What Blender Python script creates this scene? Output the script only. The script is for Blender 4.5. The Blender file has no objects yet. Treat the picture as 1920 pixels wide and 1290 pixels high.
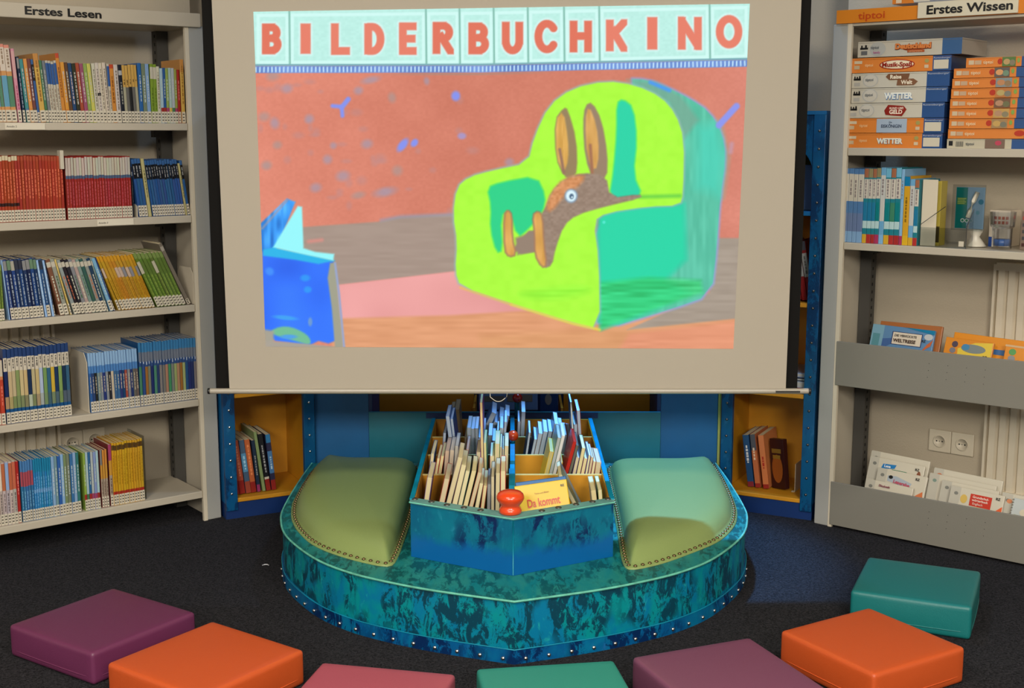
import bpy, math, random
import numpy as np
from mathutils import Matrix, Vector
random.seed(11)
scn = bpy.context.scene
COL = scn.collection

# ------------------------------------------------------------------ camera model (image 1920x1290)
FO = 2400.0; H = 1.3; TH = math.atan(395/FO)
cT, sT = math.cos(TH), math.sin(TH)
cam = bpy.data.cameras.new('camera'); cam.sensor_width = 36; cam.lens = 36*FO/1920
cam.clip_start = .05
camo = bpy.data.objects.new('camera', cam); COL.objects.link(camo)
camo.location = (0, 0, H); camo.rotation_euler = (math.pi/2 - TH, 0, 0)
scn.camera = camo
scn.view_settings.view_transform = 'Standard'; scn.view_settings.look = 'None'
scn.view_settings.exposure = 0.0; scn.view_settings.gamma = 1.0; scn.view_settings.use_curve_mapping = False

def ray(px, py):
    x = (px-960)/FO; y = (py-645)/FO
    return Vector((x, cT-y*sT, -sT-y*cT))
def gz(px, py, z=0.):
    r = ray(px, py); t = (z-H)/r.z
    return Vector((r.x*t, r.y*t, z))
def gY(px, py, Y):
    r = ray(px, py); t = Y/r.y
    return Vector((r.x*t, Y, r.z*t+H))
def sx(fr, px, z, y=0.):           # distance along a shelf front for a column seen in the photo
    a = (px-960)/FO; X = fr.col[0]; Yv = fr.col[1]; O = fr.col[3]
    return (a*((O.y+Yv.y*y)*cT-(z-H)*sT) - O.x - Yv.x*y)/(X.x - a*X.y*cT)
def zz(fr, s, y, py):
    P = fr @ Vector((s, y, 0)); b = (645-py)/FO
    return H + P.y*(b*cT-sT)/(cT+b*sT)

# ------------------------------------------------------------------ colour + materials
def lin(c):
    return tuple(((v/255)/12.92 if v/255 <= .04045 else ((v/255+.055)/1.055)**2.4) for v in c)
K = 1.2
def alb(c, k=None):
    k = K if k is None else k
    return tuple(min(.86, v*k) for v in lin(c))
MATS = {}
def mat(name, c=None, rough=.5, spec=.5, bump=0, bscale=40, metal=0, coat=0, attr=False, emis=None, var=0, vscale=8, alpha=None, trans=0, sheen=0):
    m = bpy.data.materials.new(name); m.use_nodes = True; nt = m.node_tree; b = nt.nodes['Principled BSDF']
    b.inputs['Roughness'].default_value = rough; b.inputs['Specular IOR Level'].default_value = spec
    b.inputs['Metallic'].default_value = metal; b.inputs['Coat Weight'].default_value = coat
    b.inputs['Coat Roughness'].default_value = .25
    if c is not None: b.inputs['Base Color'].default_value = (*c, 1)
    tc = nt.nodes.new('ShaderNodeTexCoord')
    src = None
    if attr:
        a = nt.nodes.new('ShaderNodeAttribute'); a.attribute_name = 'Col'; src = a.outputs['Color']
    if var:
        n = nt.nodes.new('ShaderNodeTexNoise'); n.inputs['Scale'].default_value = vscale; n.inputs['Detail'].default_value = 5
        nt.links.new(tc.outputs['Object'], n.inputs['Vector'])
        mr = nt.nodes.new('ShaderNodeMapRange'); mr.inputs[1].default_value = .3; mr.inputs[2].default_value = .7
        mr.inputs[3].default_value = 1-var; mr.inputs[4].default_value = 1+var
        nt.links.new(n.outputs['Fac'], mr.inputs[0])
        mx = nt.nodes.new('ShaderNodeVectorMath'); mx.operation = 'SCALE'
        if src: nt.links.new(src, mx.inputs[0])
        else: mx.inputs[0].default_value = c
        nt.links.new(mr.outputs[0], mx.inputs['Scale']); src = mx.outputs[0]
    if src: nt.links.new(src, b.inputs['Base Color'])
    if bump:
        n = nt.nodes.new('ShaderNodeTexNoise'); n.inputs['Scale'].default_value = bscale; n.inputs['Detail'].default_value = 4
        nt.links.new(tc.outputs['Object'], n.inputs['Vector'])
        bp = nt.nodes.new('ShaderNodeBump'); bp.inputs['Strength'].default_value = bump; bp.inputs['Distance'].default_value = .004
        nt.links.new(n.outputs['Fac'], bp.inputs['Height']); nt.links.new(bp.outputs[0], b.inputs['Normal'])
    if trans: b.inputs['Transmission Weight'].default_value = trans; b.inputs['IOR'].default_value = 1.3
    if alpha is not None: b.inputs['Alpha'].default_value = alpha
    MATS[name] = m
    return m
mat('printed', attr=True, rough=.32, spec=.45)
mat('paper', attr=True, rough=.9, spec=.1)
mat('shelf_metal', alb((172, 163, 146)), rough=.45, bump=.05, bscale=300)
mat('post_metal', alb((150, 150, 146)), rough=.45, spec=.4)
mat('edge_metal', alb((196, 186, 166)), rough=.4)
mat('upright_metal', alb((60, 58, 54)), rough=.6)
mat('dark_hole', (.004, .004, .004), rough=.9)
mat('tray_metal', alb((118, 115, 106)), rough=.5, bump=.05, bscale=300)
mat('wall_paint', alb((168, 157, 138)), rough=.9, spec=.2, bump=.25, bscale=180)
mat('ceiling_paint', alb((200, 195, 185)), rough=.9)
mat('radiator_paint', alb((196, 186, 166)), rough=.5)
mat('socket_plastic', alb((190, 180, 160)), rough=.35)
mat('screen_fabric', alb((158, 150, 136)), rough=.95, spec=.05)
mat('screen_black', alb((20, 19, 18)), rough=.9, spec=.1)
mat('rod_metal', alb((150, 143, 130)), rough=.35, metal=.0, spec=.7)
mat('black_plastic', (.008, .008, .008), rough=.4)
mat('yellow_paint', alb((186, 128, 22)), rough=.5, var=.12, vscale=6)
mat('yellow_deep', alb((176, 118, 16)), rough=.55, var=.12, vscale=9)
mat('divider_edge', alb((200, 180, 110)), rough=.5)
mat('blue_panel', alb((0, 86, 140)), rough=.45, var=.12, vscale=5)
mat('blue_dark', alb((0, 38, 92)), rough=.5, var=.15, vscale=5)
mat('teal_panel', alb((0, 100, 118)), rough=.4, var=.18, vscale=4)
mat('lime_edge', alb((165, 175, 95)), rough=.5)
mat('pad_leather', alb((136, 154, 92), .95), rough=.38, spec=.5, bump=.12, bscale=260)
mat('brass', (.23, .16, .08), rough=.35, metal=.9)
mat('steel', (.75, .72, .66), rough=.22, metal=1)
mat('dark_steel', (.16, .15, .14), rough=.3, metal=.9)
mat('orange_lacquer', alb((205, 62, 16)), rough=.22, coat=.6)
mat('red_lacquer', alb((150, 18, 12)), rough=.22, coat=.5)
mat('ledge_paint', alb((92, 142, 138)), rough=.45, var=.2, vscale=25)
mat('edge_paint', alb((88, 165, 145)), rough=.45, var=.25, vscale=30)
mat('cyan_paint', alb((0, 122, 150)), rough=.4, var=.2, vscale=15)
for n_, c_ in dict(purple=(104, 44, 80), orange=(196, 82, 34), pink=(168, 78, 92), teal=(20, 112, 112), mauve=(118, 66, 92), turquoise=(46, 140, 124)).items():
    mat('vinyl_'+n_, alb(c_, .98), rough=.42, spec=.5, bump=.1, bscale=350)

def patina(name, base, dark, blue, low, seedoff, s=9, zlow=None, zspan=.03, strokes=(1, 1, .55)):
    m = bpy.data.materials.new(name); m.use_nodes = True; nt = m.node_tree; N = nt.nodes; Lk = nt.links; b = N['Principled BSDF']
    b.inputs['Roughness'].default_value = .38; b.inputs['Specular IOR Level'].default_value = .4
    tc = N.new('ShaderNodeTexCoord'); mp = N.new('ShaderNodeMapping'); mp.inputs['Location'].default_value = (seedoff, seedoff*.7, 0); mp.inputs['Scale'].default_value = strokes
    Lk.new(tc.outputs['Object'], mp.inputs[0])
    def noise(sc, det, dist, rgh=.6):
        n = N.new('ShaderNodeTexNoise'); n.inputs['Scale'].default_value = sc; n.inputs['Detail'].default_value = det
        n.inputs['Distortion'].default_value = dist; n.inputs['Roughness'].default_value = rgh; Lk.new(mp.outputs[0], n.inputs['Vector']); return n.outputs['Fac']
    def ramp(f, a, c):
        r = N.new('ShaderNodeMapRange'); r.inputs[1].default_value = a; r.inputs[2].default_value = c; Lk.new(f, r.inputs[0]); r.clamp = True; return r.outputs[0]
    def mix(f, a, c):
        x = N.new('ShaderNodeMix'); x.data_type = 'RGBA'; Lk.new(f, x.inputs[0])
        for i, v in ((6, a), (7, c)):
            if isinstance(v, tuple): x.inputs[i].default_value = (*v, 1)
            else: Lk.new(v, x.inputs[i])
        return x.outputs[2]
    def mul(a, c):
        x = N.new('ShaderNodeMath'); x.operation = 'MULTIPLY'; Lk.new(a, x.inputs[0]); Lk.new(c, x.inputs[1]); return x.outputs[0]
    col = mix(ramp(noise(s*.8, 4, .6), .42, .62), base, blue)
    lightn = ramp(noise(s*3.0, 8, .6, .7), .58, .68)
    col = mix(lightn, col, tuple(min(.8, v*1.25+.012) for v in base))
    big = ramp(noise(s*.55, 2, .3), .40, .50)
    fine = ramp(noise(s*2.2, 9, .5, .75), .475, .52)
    col = mix(mul(big, fine), col, dark)
    if zlow is not None:
        sp = N.new('ShaderNodeSeparateXYZ'); Lk.new(tc.outputs['Object'], sp.inputs[0])
        ad = N.new('ShaderNodeMath'); ad.operation = 'MULTIPLY_ADD'; ad.inputs[1].default_value = .05; Lk.new(noise(s*1.3, 5, .8), ad.inputs[0]); Lk.new(sp.outputs[2], ad.inputs[2])
        r = N.new('ShaderNodeMapRange'); r.inputs[1].default_value = zlow+.025; r.inputs[2].default_value = zlow+.025+zspan; r.inputs[3].default_value = 1; r.inputs[4].default_value = 0
        Lk.new(ad.outputs[0], r.inputs[0]); col = mix(r.outputs[0], col, low)
    Lk.new(col, b.inputs['Base Color'])
    MATS[name] = m; return m
T_BASE, T_DARK, T_BLUE = alb((0, 126, 132)), alb((4, 56, 74)), alb((0, 106, 144))
patina('patina_side', T_BASE, T_DARK, T_BLUE, alb((0, 70, 130)), 3.1, 15)
patina('patina_skirt', alb((0, 78, 130)), alb((0, 34, 78)), alb((0, 100, 140)), alb((0, 60, 120)), 1.7, 14)
patina('patina_top', alb((34, 122, 114)), alb((8, 78, 78)), alb((10, 112, 116)), alb((0, 70, 130)), 5.2, 26, strokes=(1, .35, 1))
patina('patina_bin', alb((0, 104, 128)), alb((0, 32, 76)), alb((0, 86, 118)), alb((0, 84, 145)), 8.3, 15, zlow=.045)
patina('patina_post', alb((0, 74, 116)), alb((0, 44, 84)), alb((0, 70, 120)), alb((0, 60, 120)), 2.3, 12)

# carpet
m = bpy.data.materials.new('carpet'); m.use_nodes = True; nt = m.node_tree; b = nt.nodes['Principled BSDF']
b.inputs['Roughness'].default_value = .95; b.inputs['Specular IOR Level'].default_value = .1
tc = nt.nodes.new('ShaderNodeTexCoord'); n1 = nt.nodes.new('ShaderNodeTexNoise'); n1.inputs['Scale'].default_value = 170; n1.inputs['Detail'].default_value = 6; n1.inputs['Distortion'].default_value = 1.2
cr = nt.nodes.new('ShaderNodeValToRGB'); cr.color_ramp.elements[0].position = .35; cr.color_ramp.elements[1].position = .75
cr.color_ramp.elements[0].color = (*alb((19, 19, 21)), 1); cr.color_ramp.elements[1].color = (*alb((58, 57, 61)), 1)
bp = nt.nodes.new('ShaderNodeBump'); bp.inputs['Strength'].default_value = .8; bp.inputs['Distance'].default_value = .006
nt.links.new(tc.outputs['Object'], n1.inputs['Vector']); nt.links.new(n1.outputs['Fac'], cr.inputs[0]); nt.links.new(cr.outputs[0], b.inputs['Base Color'])
nt.links.new(n1.outputs['Fac'], bp.inputs['Height']); nt.links.new(bp.outputs[0], b.inputs['Normal']); MATS['carpet'] = m
# clear plastic / glass
def clear(name, tint, fac, rough=.05):
    m = bpy.data.materials.new(name); m.use_nodes = True; nt = m.node_tree; nt.nodes.clear()
    o = nt.nodes.new('ShaderNodeOutputMaterial'); t = nt.nodes.new('ShaderNodeBsdfTransparent'); g = nt.nodes.new('ShaderNodeBsdfGlossy'); x = nt.nodes.new('ShaderNodeMixShader')
    t.inputs[0].default_value = (*tint, 1); g.inputs['Roughness'].default_value = rough
    lw = nt.nodes.new('ShaderNodeLayerWeight'); lw.inputs[0].default_value = fac
    nt.links.new(lw.outputs['Facing'], x.inputs[0]); nt.links.new(t.outputs[0], x.inputs[1]); nt.links.new(g.outputs[0], x.inputs[2]); nt.links.new(x.outputs[0], o.inputs[0])
    MATS[name] = m
clear('acrylic', (.82, .84, .84), .22); clear('glass', (.9, .91, .92), .3)

# ------------------------------------------------------------------ mesh builder
MBS = {}
class MB:
    def __init__(s): s.v = []; s.f = []; s.c = []; s.m = []; s.s = []
    def add(s, vs, fs, col=None, mi=0, M=None, smooth=False):
        o = len(s.v)
        for p in vs:
            p = Vector(p); s.v.append(tuple(M @ p) if M is not None else tuple(p))
        for i, f in enumerate(fs):
            s.f.append([o+k for k in f]); s.c.append(col[i] if isinstance(col, list) else col); s.m.append(mi); s.s.append(smooth)
        return s
    def box(s, x0, x1, y0, y1, z0, z1, col=None, mi=0, M=None):
        vs = [(x0,y0,z0),(x1,y0,z0),(x1,y1,z0),(x0,y1,z0),(x0,y0,z1),(x1,y0,z1),(x1,y1,z1),(x0,y1,z1)]
        fs = [(0,3,2,1),(4,5,6,7),(0,1,5,4),(1,2,6,5),(2,3,7,6),(3,0,4,7)]
        return s.add(vs, fs, col, mi, M)
    def quad(s, a, b, c, d, col=None, mi=0, M=None): return s.add([a,b,c,d], [(0,1,2,3)], col, mi, M)
    def rect(s, x0, x1, z0, z1, y, col, mi=0, M=None):   # facing -y
        return s.quad((x0,y,z0),(x1,y,z0),(x1,y,z1),(x0,y,z1), col, mi, M)
    def disc(s, cx, cz, rx, rz, y, col, n=20, M=None, rot=0):
        vs = []
        for i in range(n):
            a = 2*math.pi*i/n; u, w = rx*math.cos(a), rz*math.sin(a)
            vs.append((cx+u*math.cos(rot)-w*math.sin(rot), y, cz+u*math.sin(rot)+w*math.cos(rot)))
        return s.add(vs, [tuple(range(n))], col, 0, M)
    def poly(s, pts, y, col, M=None): return s.add([(p[0], y, p[1]) for p in pts], [tuple(range(len(pts)))], col, 0, M)
    def lathe(s, prof, n=28, col=None, mi=0, M=None):
        vs = []; fs = []
        for r, z in prof:
            for i in range(n):
                a = 2*math.pi*i/n; vs.append((r*math.cos(a), r*math.sin(a), z))
        for j in range(len(prof)-1):
            for i in range(n):
                fs.append((j*n+i, j*n+(i+1)%n, (j+1)*n+(i+1)%n, (j+1)*n+i))
        fs.append(tuple(range(n-1, -1, -1))); fs.append(tuple((len(prof)-1)*n+i for i in range(n)))
        return s.add(vs, fs, col, mi, M, True)
    def tube(s, pts, r, n=8, closed=False, mi=0, col=None, M=None):
        pts = [Vector(p) for p in pts]; vs = []; fs = []; N = len(pts)
        for i, p in enumerate(pts):
            a = pts[(i-1) % N] if (closed or i > 0) else p; b_ = pts[(i+1) % N] if (closed or i < N-1) else p
            t = (b_-a).normalized(); up = Vector((0,0,1)) if abs(t.z) < .95 else Vector((1,0,0))
            u = t.cross(up).normalized(); w = u.cross(t)
            for k in range(n):
                an = 2*math.pi*k/n; vs.append(tuple(p+u*(r*math.cos(an))+w*(r*math.sin(an))))
        for i in range(N if closed else N-1):
            j = (i+1) % N
            for k in range(n): fs.append((i*n+k, i*n+(k+1)%n, j*n+(k+1)%n, j*n+k))
        if not closed: fs.append(tuple(range(n))); fs.append(tuple((N-1)*n+k for k in range(n-1,-1,-1)))
        return s.add(vs, fs, col, mi, M, True)
    def prism(s, pts, z0, z1, col=None, mi=0, M=None, caps=True):
        n = len(pts); vs = [(p[0],p[1],z0) for p in pts]+[(p[0],p[1],z1) for p in pts]
        fs = [(i,(i+1)%n,n+(i+1)%n,n+i) for i in range(n)]
        if caps: fs += [tuple(range(n-1,-1,-1)), tuple(range(n,2*n))]
        return s.add(vs, fs, col, mi, M)
    def build(s, name, mats, parent=None, mw=None, fix=True):
        me = bpy.data.meshes.new(name); me.from_pydata(s.v, [], s.f)
        for mn in (mats if isinstance(mats, (list, tuple)) else [mats]): me.materials.append(MATS[mn])
        me.polygons.foreach_set('material_index', s.m); me.polygons.foreach_set('use_smooth', s.s)
        if any(c is not None for c in s.c):
            at = me.color_attributes.new('Col', 'FLOAT_COLOR', 'CORNER'); arr = []
            for p, c in zip(s.f, s.c):
                c = c or (.5,.5,.5)
                for _ in p: arr += [c[0], c[1], c[2], 1]
            at.data.foreach_set('color', arr)
        me.update()
        o = bpy.data.objects.new(name, me); COL.objects.link(o); MBS[o.name] = (s, mats)
        if parent is not None: o.parent = parent
        if mw is not None: o.matrix_world = mw
        return o
def tag(o, label=None, cat=None, group=None, kind=None):
    if label: o['label'] = label
    if cat: o['category'] = cat
    if group: o['group'] = group
    if kind: o['kind'] = kind
    return o
def empty(name, M, label, cat, group=None):
    o = bpy.data.objects.new(name, None); COL.objects.link(o); o.matrix_world = M if isinstance(M, Matrix) else Matrix.Translation(M)
    o.empty_display_size = .05
    return tag(o, label, cat, group)
def inst(o, parent=None, M=None):
    c = o.copy(); COL.objects.link(c)
    if parent is not None: c.parent = parent
    if M is not None: c.matrix_basis = M
    return c
def bevel(o, w, seg=2, ang=None):
    b_ = o.modifiers.new('bevel', 'BEVEL'); b_.width = w; b_.segments = seg; b_.limit_method = 'ANGLE'; b_.angle_limit = math.radians(40)
    return o
def text(parent, s, x, z, size, col, y=-.0012, width=None, bold=0, M=None, matn='printed', rot=0, shear=0, align='LEFT', name='lettering', thick=.0002):
    cu = bpy.data.curves.new('t', 'FONT'); cu.body = s; cu.size = size; cu.offset = bold*size; cu.shear = shear; cu.extrude = thick; cu.resolution_u = 3; cu.align_x = align
    to = bpy.data.objects.new('t', cu); COL.objects.link(to)
    bpy.context.view_layer.update()
    me = bpy.data.meshes.new_from_object(to.evaluated_get(bpy.context.evaluated_depsgraph_get()))
    bpy.data.objects.remove(to); me.name = name
    if width:
        xs = [v.co.x for v in me.vertices]; w0 = max(xs)-min(xs) or 1; k = width/w0; x0 = 0 if align == 'LEFT' else 0
        for v in me.vertices: v.co.x *= k
    me.materials.clear(); me.materials.append(MATS[matn])
    at = me.color_attributes.new('Col', 'FLOAT_COLOR', 'CORNER'); at.data.foreach_set('color', [*col, 1]*len(me.loops))
    o = bpy.data.objects.new(name, me); COL.objects.link(o); o.parent = parent
    L = Matrix.Translation((x, y, z)) @ Matrix.Rotation(-rot, 4, 'Y') @ Matrix.Rotation(math.pi/2, 4, 'X')
    o.matrix_basis = (M @ L) if M is not None else L
    return o
def ordinal(n):
    w = ['', 'first','second','third','fourth','fifth','sixth','seventh','eighth','ninth','tenth','eleventh','twelfth','thirteenth','fourteenth','fifteenth','sixteenth','seventeenth','eighteenth','nineteenth']
    if n < 20: return w[n]
    t = {2:'twenty',3:'thirty',4:'forty',5:'fifty',6:'sixty'}[n//10]; tt = {2:'twentieth',3:'thirtieth',4:'fortieth',5:'fiftieth',6:'sixtieth'}[n//10]
    return tt if n % 10 == 0 else t+'-'+w[n % 10]

# ------------------------------------------------------------------ frames of the two bookcases
def frame(o, d):
    d = Vector(d).normalized(); n = Vector((-d.y, d.x))
    return Matrix(((d.x, n.x, 0, o[0]), (d.y, n.y, 0, o[1]), (0, 0, 1, 0), (0, 0, 0, 1)))
aL, aR = math.radians(52), math.radians(50.6)
FL = frame((-1.042, 4.2), (math.sin(aL), math.cos(aL)))
FR = frame((1.065, 4.134), (math.sin(aR), -math.cos(aR)))
WD = .32     # wall behind the shelf fronts

# ------------------------------------------------------------------ room shell
def struct(name, mb, m_, mw=None):
    return tag(mb.build(name, m_, None, mw), kind='structure')
struct('floor', MB().box(-4.5, 4.5, -3.2, 5.6, -.05, 0), 'carpet')
struct('ceiling', MB().box(-4.5, 4.5, -3.2, 5.6, 2.85, 2.9), 'ceiling_paint')
struct('wall_left', MB().box(-6.5, .16, WD, WD+.08, 0, 2.85), 'wall_paint', FL)
struct('wall_right', MB().box(-.16, 6.5, WD, WD+.08, 0, 2.85), 'wall_paint', FR)
struct('wall_back', MB().box(-1.3, 1.3, 4.72, 4.8, 0, 2.85), 'wall_paint')

# ------------------------------------------------------------------ bookcases
def bookcase(fr, sgn, label, boards, name='library_shelf'):
    r = empty(name, fr, label, 'bookcase')
    def P(a, b_, *r_): return (a, b_, *r_) if sgn < 0 else (-b_, -a, *r_)
    xe = .058
    # end panel with a light front flange
    bevel(MB().box(*P(.008, xe), 0, .028, 0, 1.64).build('front_post', 'post_metal', r), .003)
    MB().box(*P(-.006, .0075), -.002, .010, 0, 1.64).build('post_flange', 'edge_metal', r)
    MB().box(*P(.03, .034), .03, .25, .0, 1.64).build('side_panel', 'shelf_metal', r)
    u = MB().box(*P(-.012, .026), .21, .25, 0, 1.66); u.build('rear_upright', 'upright_metal', r)
    h = MB()
    for k in range(60):
        z = .05+k*.0265
        a = P(-.0125, -.012); h.box(a[0]-.0003, a[1]+.0003, .222, .230, z, z+.010)
    tag(h.build('slot_row', 'dark_hole', r), kind='stuff')
    for z0, z1 in boards:
        bevel(MB().box(*P(-1.7, -.007), 0, .25, z0, z1).build('shelf_board', 'shelf_metal', r), .002)
        MB().box(*P(-.05, -.008), .175, .20, z0-.022, z0).build('bracket', 'upright_metal', r)
    return r
BL = [(.081, .105), (.399, .421), (.718, .741), (1.012, 1.036), (1.309, 1.332)]
shelfL = bookcase(FL, -1, 'tall pale metal bookcase on the left, filled with thin paperbacks, sign above', BL)
bevel(MB().box(-1.7, .046, -.012, .25, 1.635, 1.679).build('header_panel', 'shelf_metal', shelfL), .003)
a0 = sx(FL, 45, 1.655, -.013); a1 = sx(FL, 189, 1.655, -.013)
text(shelfL, 'Erstes Lesen', a0, 1.6465, .033, (.012, .011, .01), y=-.0135, width=a1-a0, bold=.028)
def card(parent, fr, px0, px1, z, s, hh=.019):
    x0, x1 = sx(fr, px0, z), sx(fr, px1, z)
    o = MB().rect(x0, x1, z-hh/2, z+hh/2, -.0025, alb((198, 190, 172))).build('shelf_label', 'paper', parent)
    text(parent, s, x0+.004, z-.003, .008, (.03,.03,.03), y=-.003)
card(shelfL, FL, 9, 84, 1.3205, 'Antolin 2'); card(shelfL, FL, 182, 250, 1.024, 'Antolin 3')
BR_ = [(.93, .953), (1.230, 1.2545)]
shelfR = bookcase(FR, 1, 'tall pale metal bookcase on the right with game boxes and grey trays', BR_)
# face-out trays
for z0, z1 in ((.484, .630), (.009, .157)):
    bevel(MB().box(.0, 1.7, -.006, 0, z0, z1).build('tray_front', 'tray_metal', shelfR), .0015)
    MB().box(.0, 1.7, .001, .20, z0+.002, z0+.012).build('tray_floor', 'tray_metal', shelfR)
    hm = MB()
    zc = (z0+z1)/2
    for i, px in enumerate((1740, 1775, 1810, 1845)):
        x = sx(FR, px, zc, -.007)
        for j in (-1, 0, 1): hm.disc(x+j*.0015, zc+.012+j*.022, .0012, .0012, -.0065, (.01,.01,.01), 8)
    tag(hm.build('peg_hole', 'printed', shelfR), kind='stuff')
bevel(MB().box(-.05, 1.7, -.0, .25, 1.632, 1.645).build('top_board', 'shelf_metal', shelfR), .002)
hx0 = sx(FR, 1568, 1.66, -.012); hx1 = sx(FR, 1722, 1.66, -.012); hx2 = sx(FR, 1910, 1.66, -.012)
def sign(nm, x0, x1, z0, z1, c, y=-.014):
    return MB().box(x0, x1, y, y+.006, z0, z1, alb(c)).build(nm, 'printed', shelfR)
sign('header_panel', hx0, 1.6, 1.641, 1.682, (196, 116, 30), -.010)
wz = sign('header_sign', hx1, hx2, 1.643, 1.689, (196, 188, 166), -.018)
a0 = sx(FR, 1636, 1.66, -.01)+.0; a1 = sx(FR, 1659, 1.66, -.012)
a0 = sx(FR, 1609, 1.66, -.012); a1 = sx(FR, 1659, 1.66, -.012)
text(shelfR, 'tiptoi', a0, 1.651, .031, alb((172, 62, 22)), y=-.0112, width=a1-a0, bold=.01)
a0 = sx(FR, 1736, 1.66, -.019); a1 = sx(FR, 1898, 1.66, -.019)
text(shelfR, 'Erstes Wissen', a0, 1.6535, .036, (.012, .011, .01), y=-.0192, width=a1-a0, bold=.028)

# ------------------------------------------------------------------ radiators and sockets on the walls
def radiator(fr, x0, x1, z0, z1, label):
    r = empty('radiator', fr @ Matrix.Translation((x0, WD, z0)), label, 'radiator')
    W, Hh = x1-x0, z1-z0; mb = MB(); n = max(3, int(W/.033)); pts = []
    mb.box(0, W, -.03, -.001, 0, .02); mb.box(0, W, -.03, -.001, Hh-.02, Hh)
    mb.box(0, .008, -.03, -.001, .02, Hh-.02); mb.box(W-.008, W, -.03, -.001, .02, Hh-.02)
    k = (W-.016)/n
    vs = []; fs = []
    for i in range(n):
        for u, d in ((0, -.012), (.2, -.024), (.8, -.024), (1, -.012)): vs += [(.008+(i+u)*k, d, .02), (.008+(i+u)*k, d, Hh-.02)]
    for i in range(n*4-1): fs.append((2*i, 2*i+2, 2*i+3, 2*i+1))
    mb.add(vs, fs); mb.build('radiator_panel', 'radiator_paint', r)
    MB().box(.01, W-.01, -.034, -.002, Hh, Hh+.006).build('top_grille', 'radiator_paint', r)
radiator(FL, -1.3, -.377, .12, .70, 'ribbed white radiator on the wall behind the left bookcase')
radiator(FR, .392, 1.3, .12, .885, 'ribbed white radiator on the wall behind the right bookcase')
def socket(fr, x, z, label):
    r = empty('wall_socket', fr @ Matrix.Translation((x, WD, z)), label, 'socket')
    bevel(MB().box(-.038, .038, -.010, 0, -.038, .038).build('socket_frame', 'socket_plastic', r), .003)
    ring = MB().lathe([(.020, 0), (.0215, .0015), (.0215, 0.003), (.018, .003), (.018, .001)], 28, M=Matrix.Translation((0, -.010, 0)) @ Matrix.Rotation(math.pi/2, 4, 'X'))
    ring.build('socket_rim', 'socket_plastic', r)
    MB().disc(0, 0, .0178, .0178, -.0108, alb((120, 112, 98)), 24).build('socket_well', 'printed', r)
    for sxx in (-.0095, .0095): MB().disc(sxx, 0, .0026, .0026, -.0114, (.01,.01,.01), 10).build('pin_hole', 'printed', r)
    MB().disc(0, 0, .0017, .0017, -.0114, (.05,.05,.05), 10).build('screw', 'printed', r)
sL1 = sx(FL, 133, .27, WD); sL2 = sx(FL, 166, .27, WD)
socket(FL, sL1, zz(FL, sL1, WD, 829), 'left one of two white sockets behind the left bookcase, above bottom shelf books')
socket(FL, sL1+.077, zz(FL, sL1, WD, 829)+.001, 'right one of two white sockets behind the left bookcase, above bottom shelf books')
sR1 = sx(FR, 1764, .28, WD); zR = zz(FR, sR1, WD, 826)
socket(FR, sR1, zR, 'left one of two white sockets on the wall above the lower grey tray')
socket(FR, sR1+.077, zR, 'right one of two white sockets on the wall above the lower grey tray')

# ------------------------------------------------------------------ books on shelves
WHITE = (186, 178, 160); PAGE = (188, 176, 146)
def marks(mb, x0, x1, z0, z1, y, col, n=3, vertical=True):
    z = z1
    while z > z0+.004:
        l = random.uniform(.004, .012); 
        if z-l < z0: break
        c = (x0+x1)/2; w = (x1-x0)*random.uniform(.12, .2)
        mb.rect(c-w, c+w, z-l, z, y, col); z -= l+random.uniform(.0015, .004)
def make_book(M, t, h, d, bands, cover, label, group, sticker=.036, title=None, name='paperback_book', page=PAGE, cat='book', marky=None):
    """bands: list (from fraction, to fraction, colour) measured up the spine"""
    mb = MB(); g = .0004; t_ = t-g
    cov = alb(mute(cover))
    bs = sorted(bands); z = 0; segs = []
    for a, b_, c in bs:
        if a > z+1e-4: segs.append((z, a, cover))
        segs.append((a, b_, c)); z = b_
    if z < 1: segs.append((z, 1, cover))
    r = min(.0016, t*.25)
    for a, b_, c in segs:      # rounded spine, painted in bands
        za, zb = a*h, b_*h; cc = alb(mute(c))
        xs = [(0, r), (r, 0), (t_-r, 0), (t_, r)]
        for i in range(3):
            (xa, ya), (xb, yb) = xs[i], xs[i+1]
            mb.quad((xa, ya, za), (xb, yb, za), (xb, yb, zb), (xa, ya, zb), cc)
    side = .0007
    mb.box(0, side, r, d, 0, h, cov); mb.box(t_-side, t_, r, d, 0, h, cov)
    if title:
        marks(mb, .0005, t_-.0005, h*title[0], h*title[1], -.0003, alb(title[2]))
    o = tag(mb.build(name, 'printed', None, M), label, cat, group)
    MB().box(side, t_-side, r*.8, d-.003, .0015, h-.0015, alb(page)).build('pages', 'paper', o)
    if sticker:
        sb = MB(); sb.rect(.0002, t_-.0002, .0015, sticker, -.0005, alb(WHITE))
        for k in range(3):
            zc = sticker*(.2+.27*k); w = t_*.32
            sb.rect(t_/2-w, t_/2+w*random.uniform(.4, 1), zc, zc+.0035, -.0008, alb((70, 66, 60)))
        sb.build('spine_sticker', 'paper', o)
    return o
def mute(c, f=.14):
    g_ = sum(c)/3; return tuple(v*(1-f)+g_*f for v in c)
def jit(c, a=14): return tuple(max(0, min(255, v+random.randint(-a, a))) for v in c)
PAL = [(150, 60, 48), (196, 168, 60), (60, 96, 60), (60, 110, 140), (34, 50, 96), (150, 70, 100), (180, 174, 160), (110, 110, 108), (190, 120, 40), (40, 40, 44), (120, 140, 70), (90, 130, 170), (170, 90, 50), (90, 60, 40)]
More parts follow.
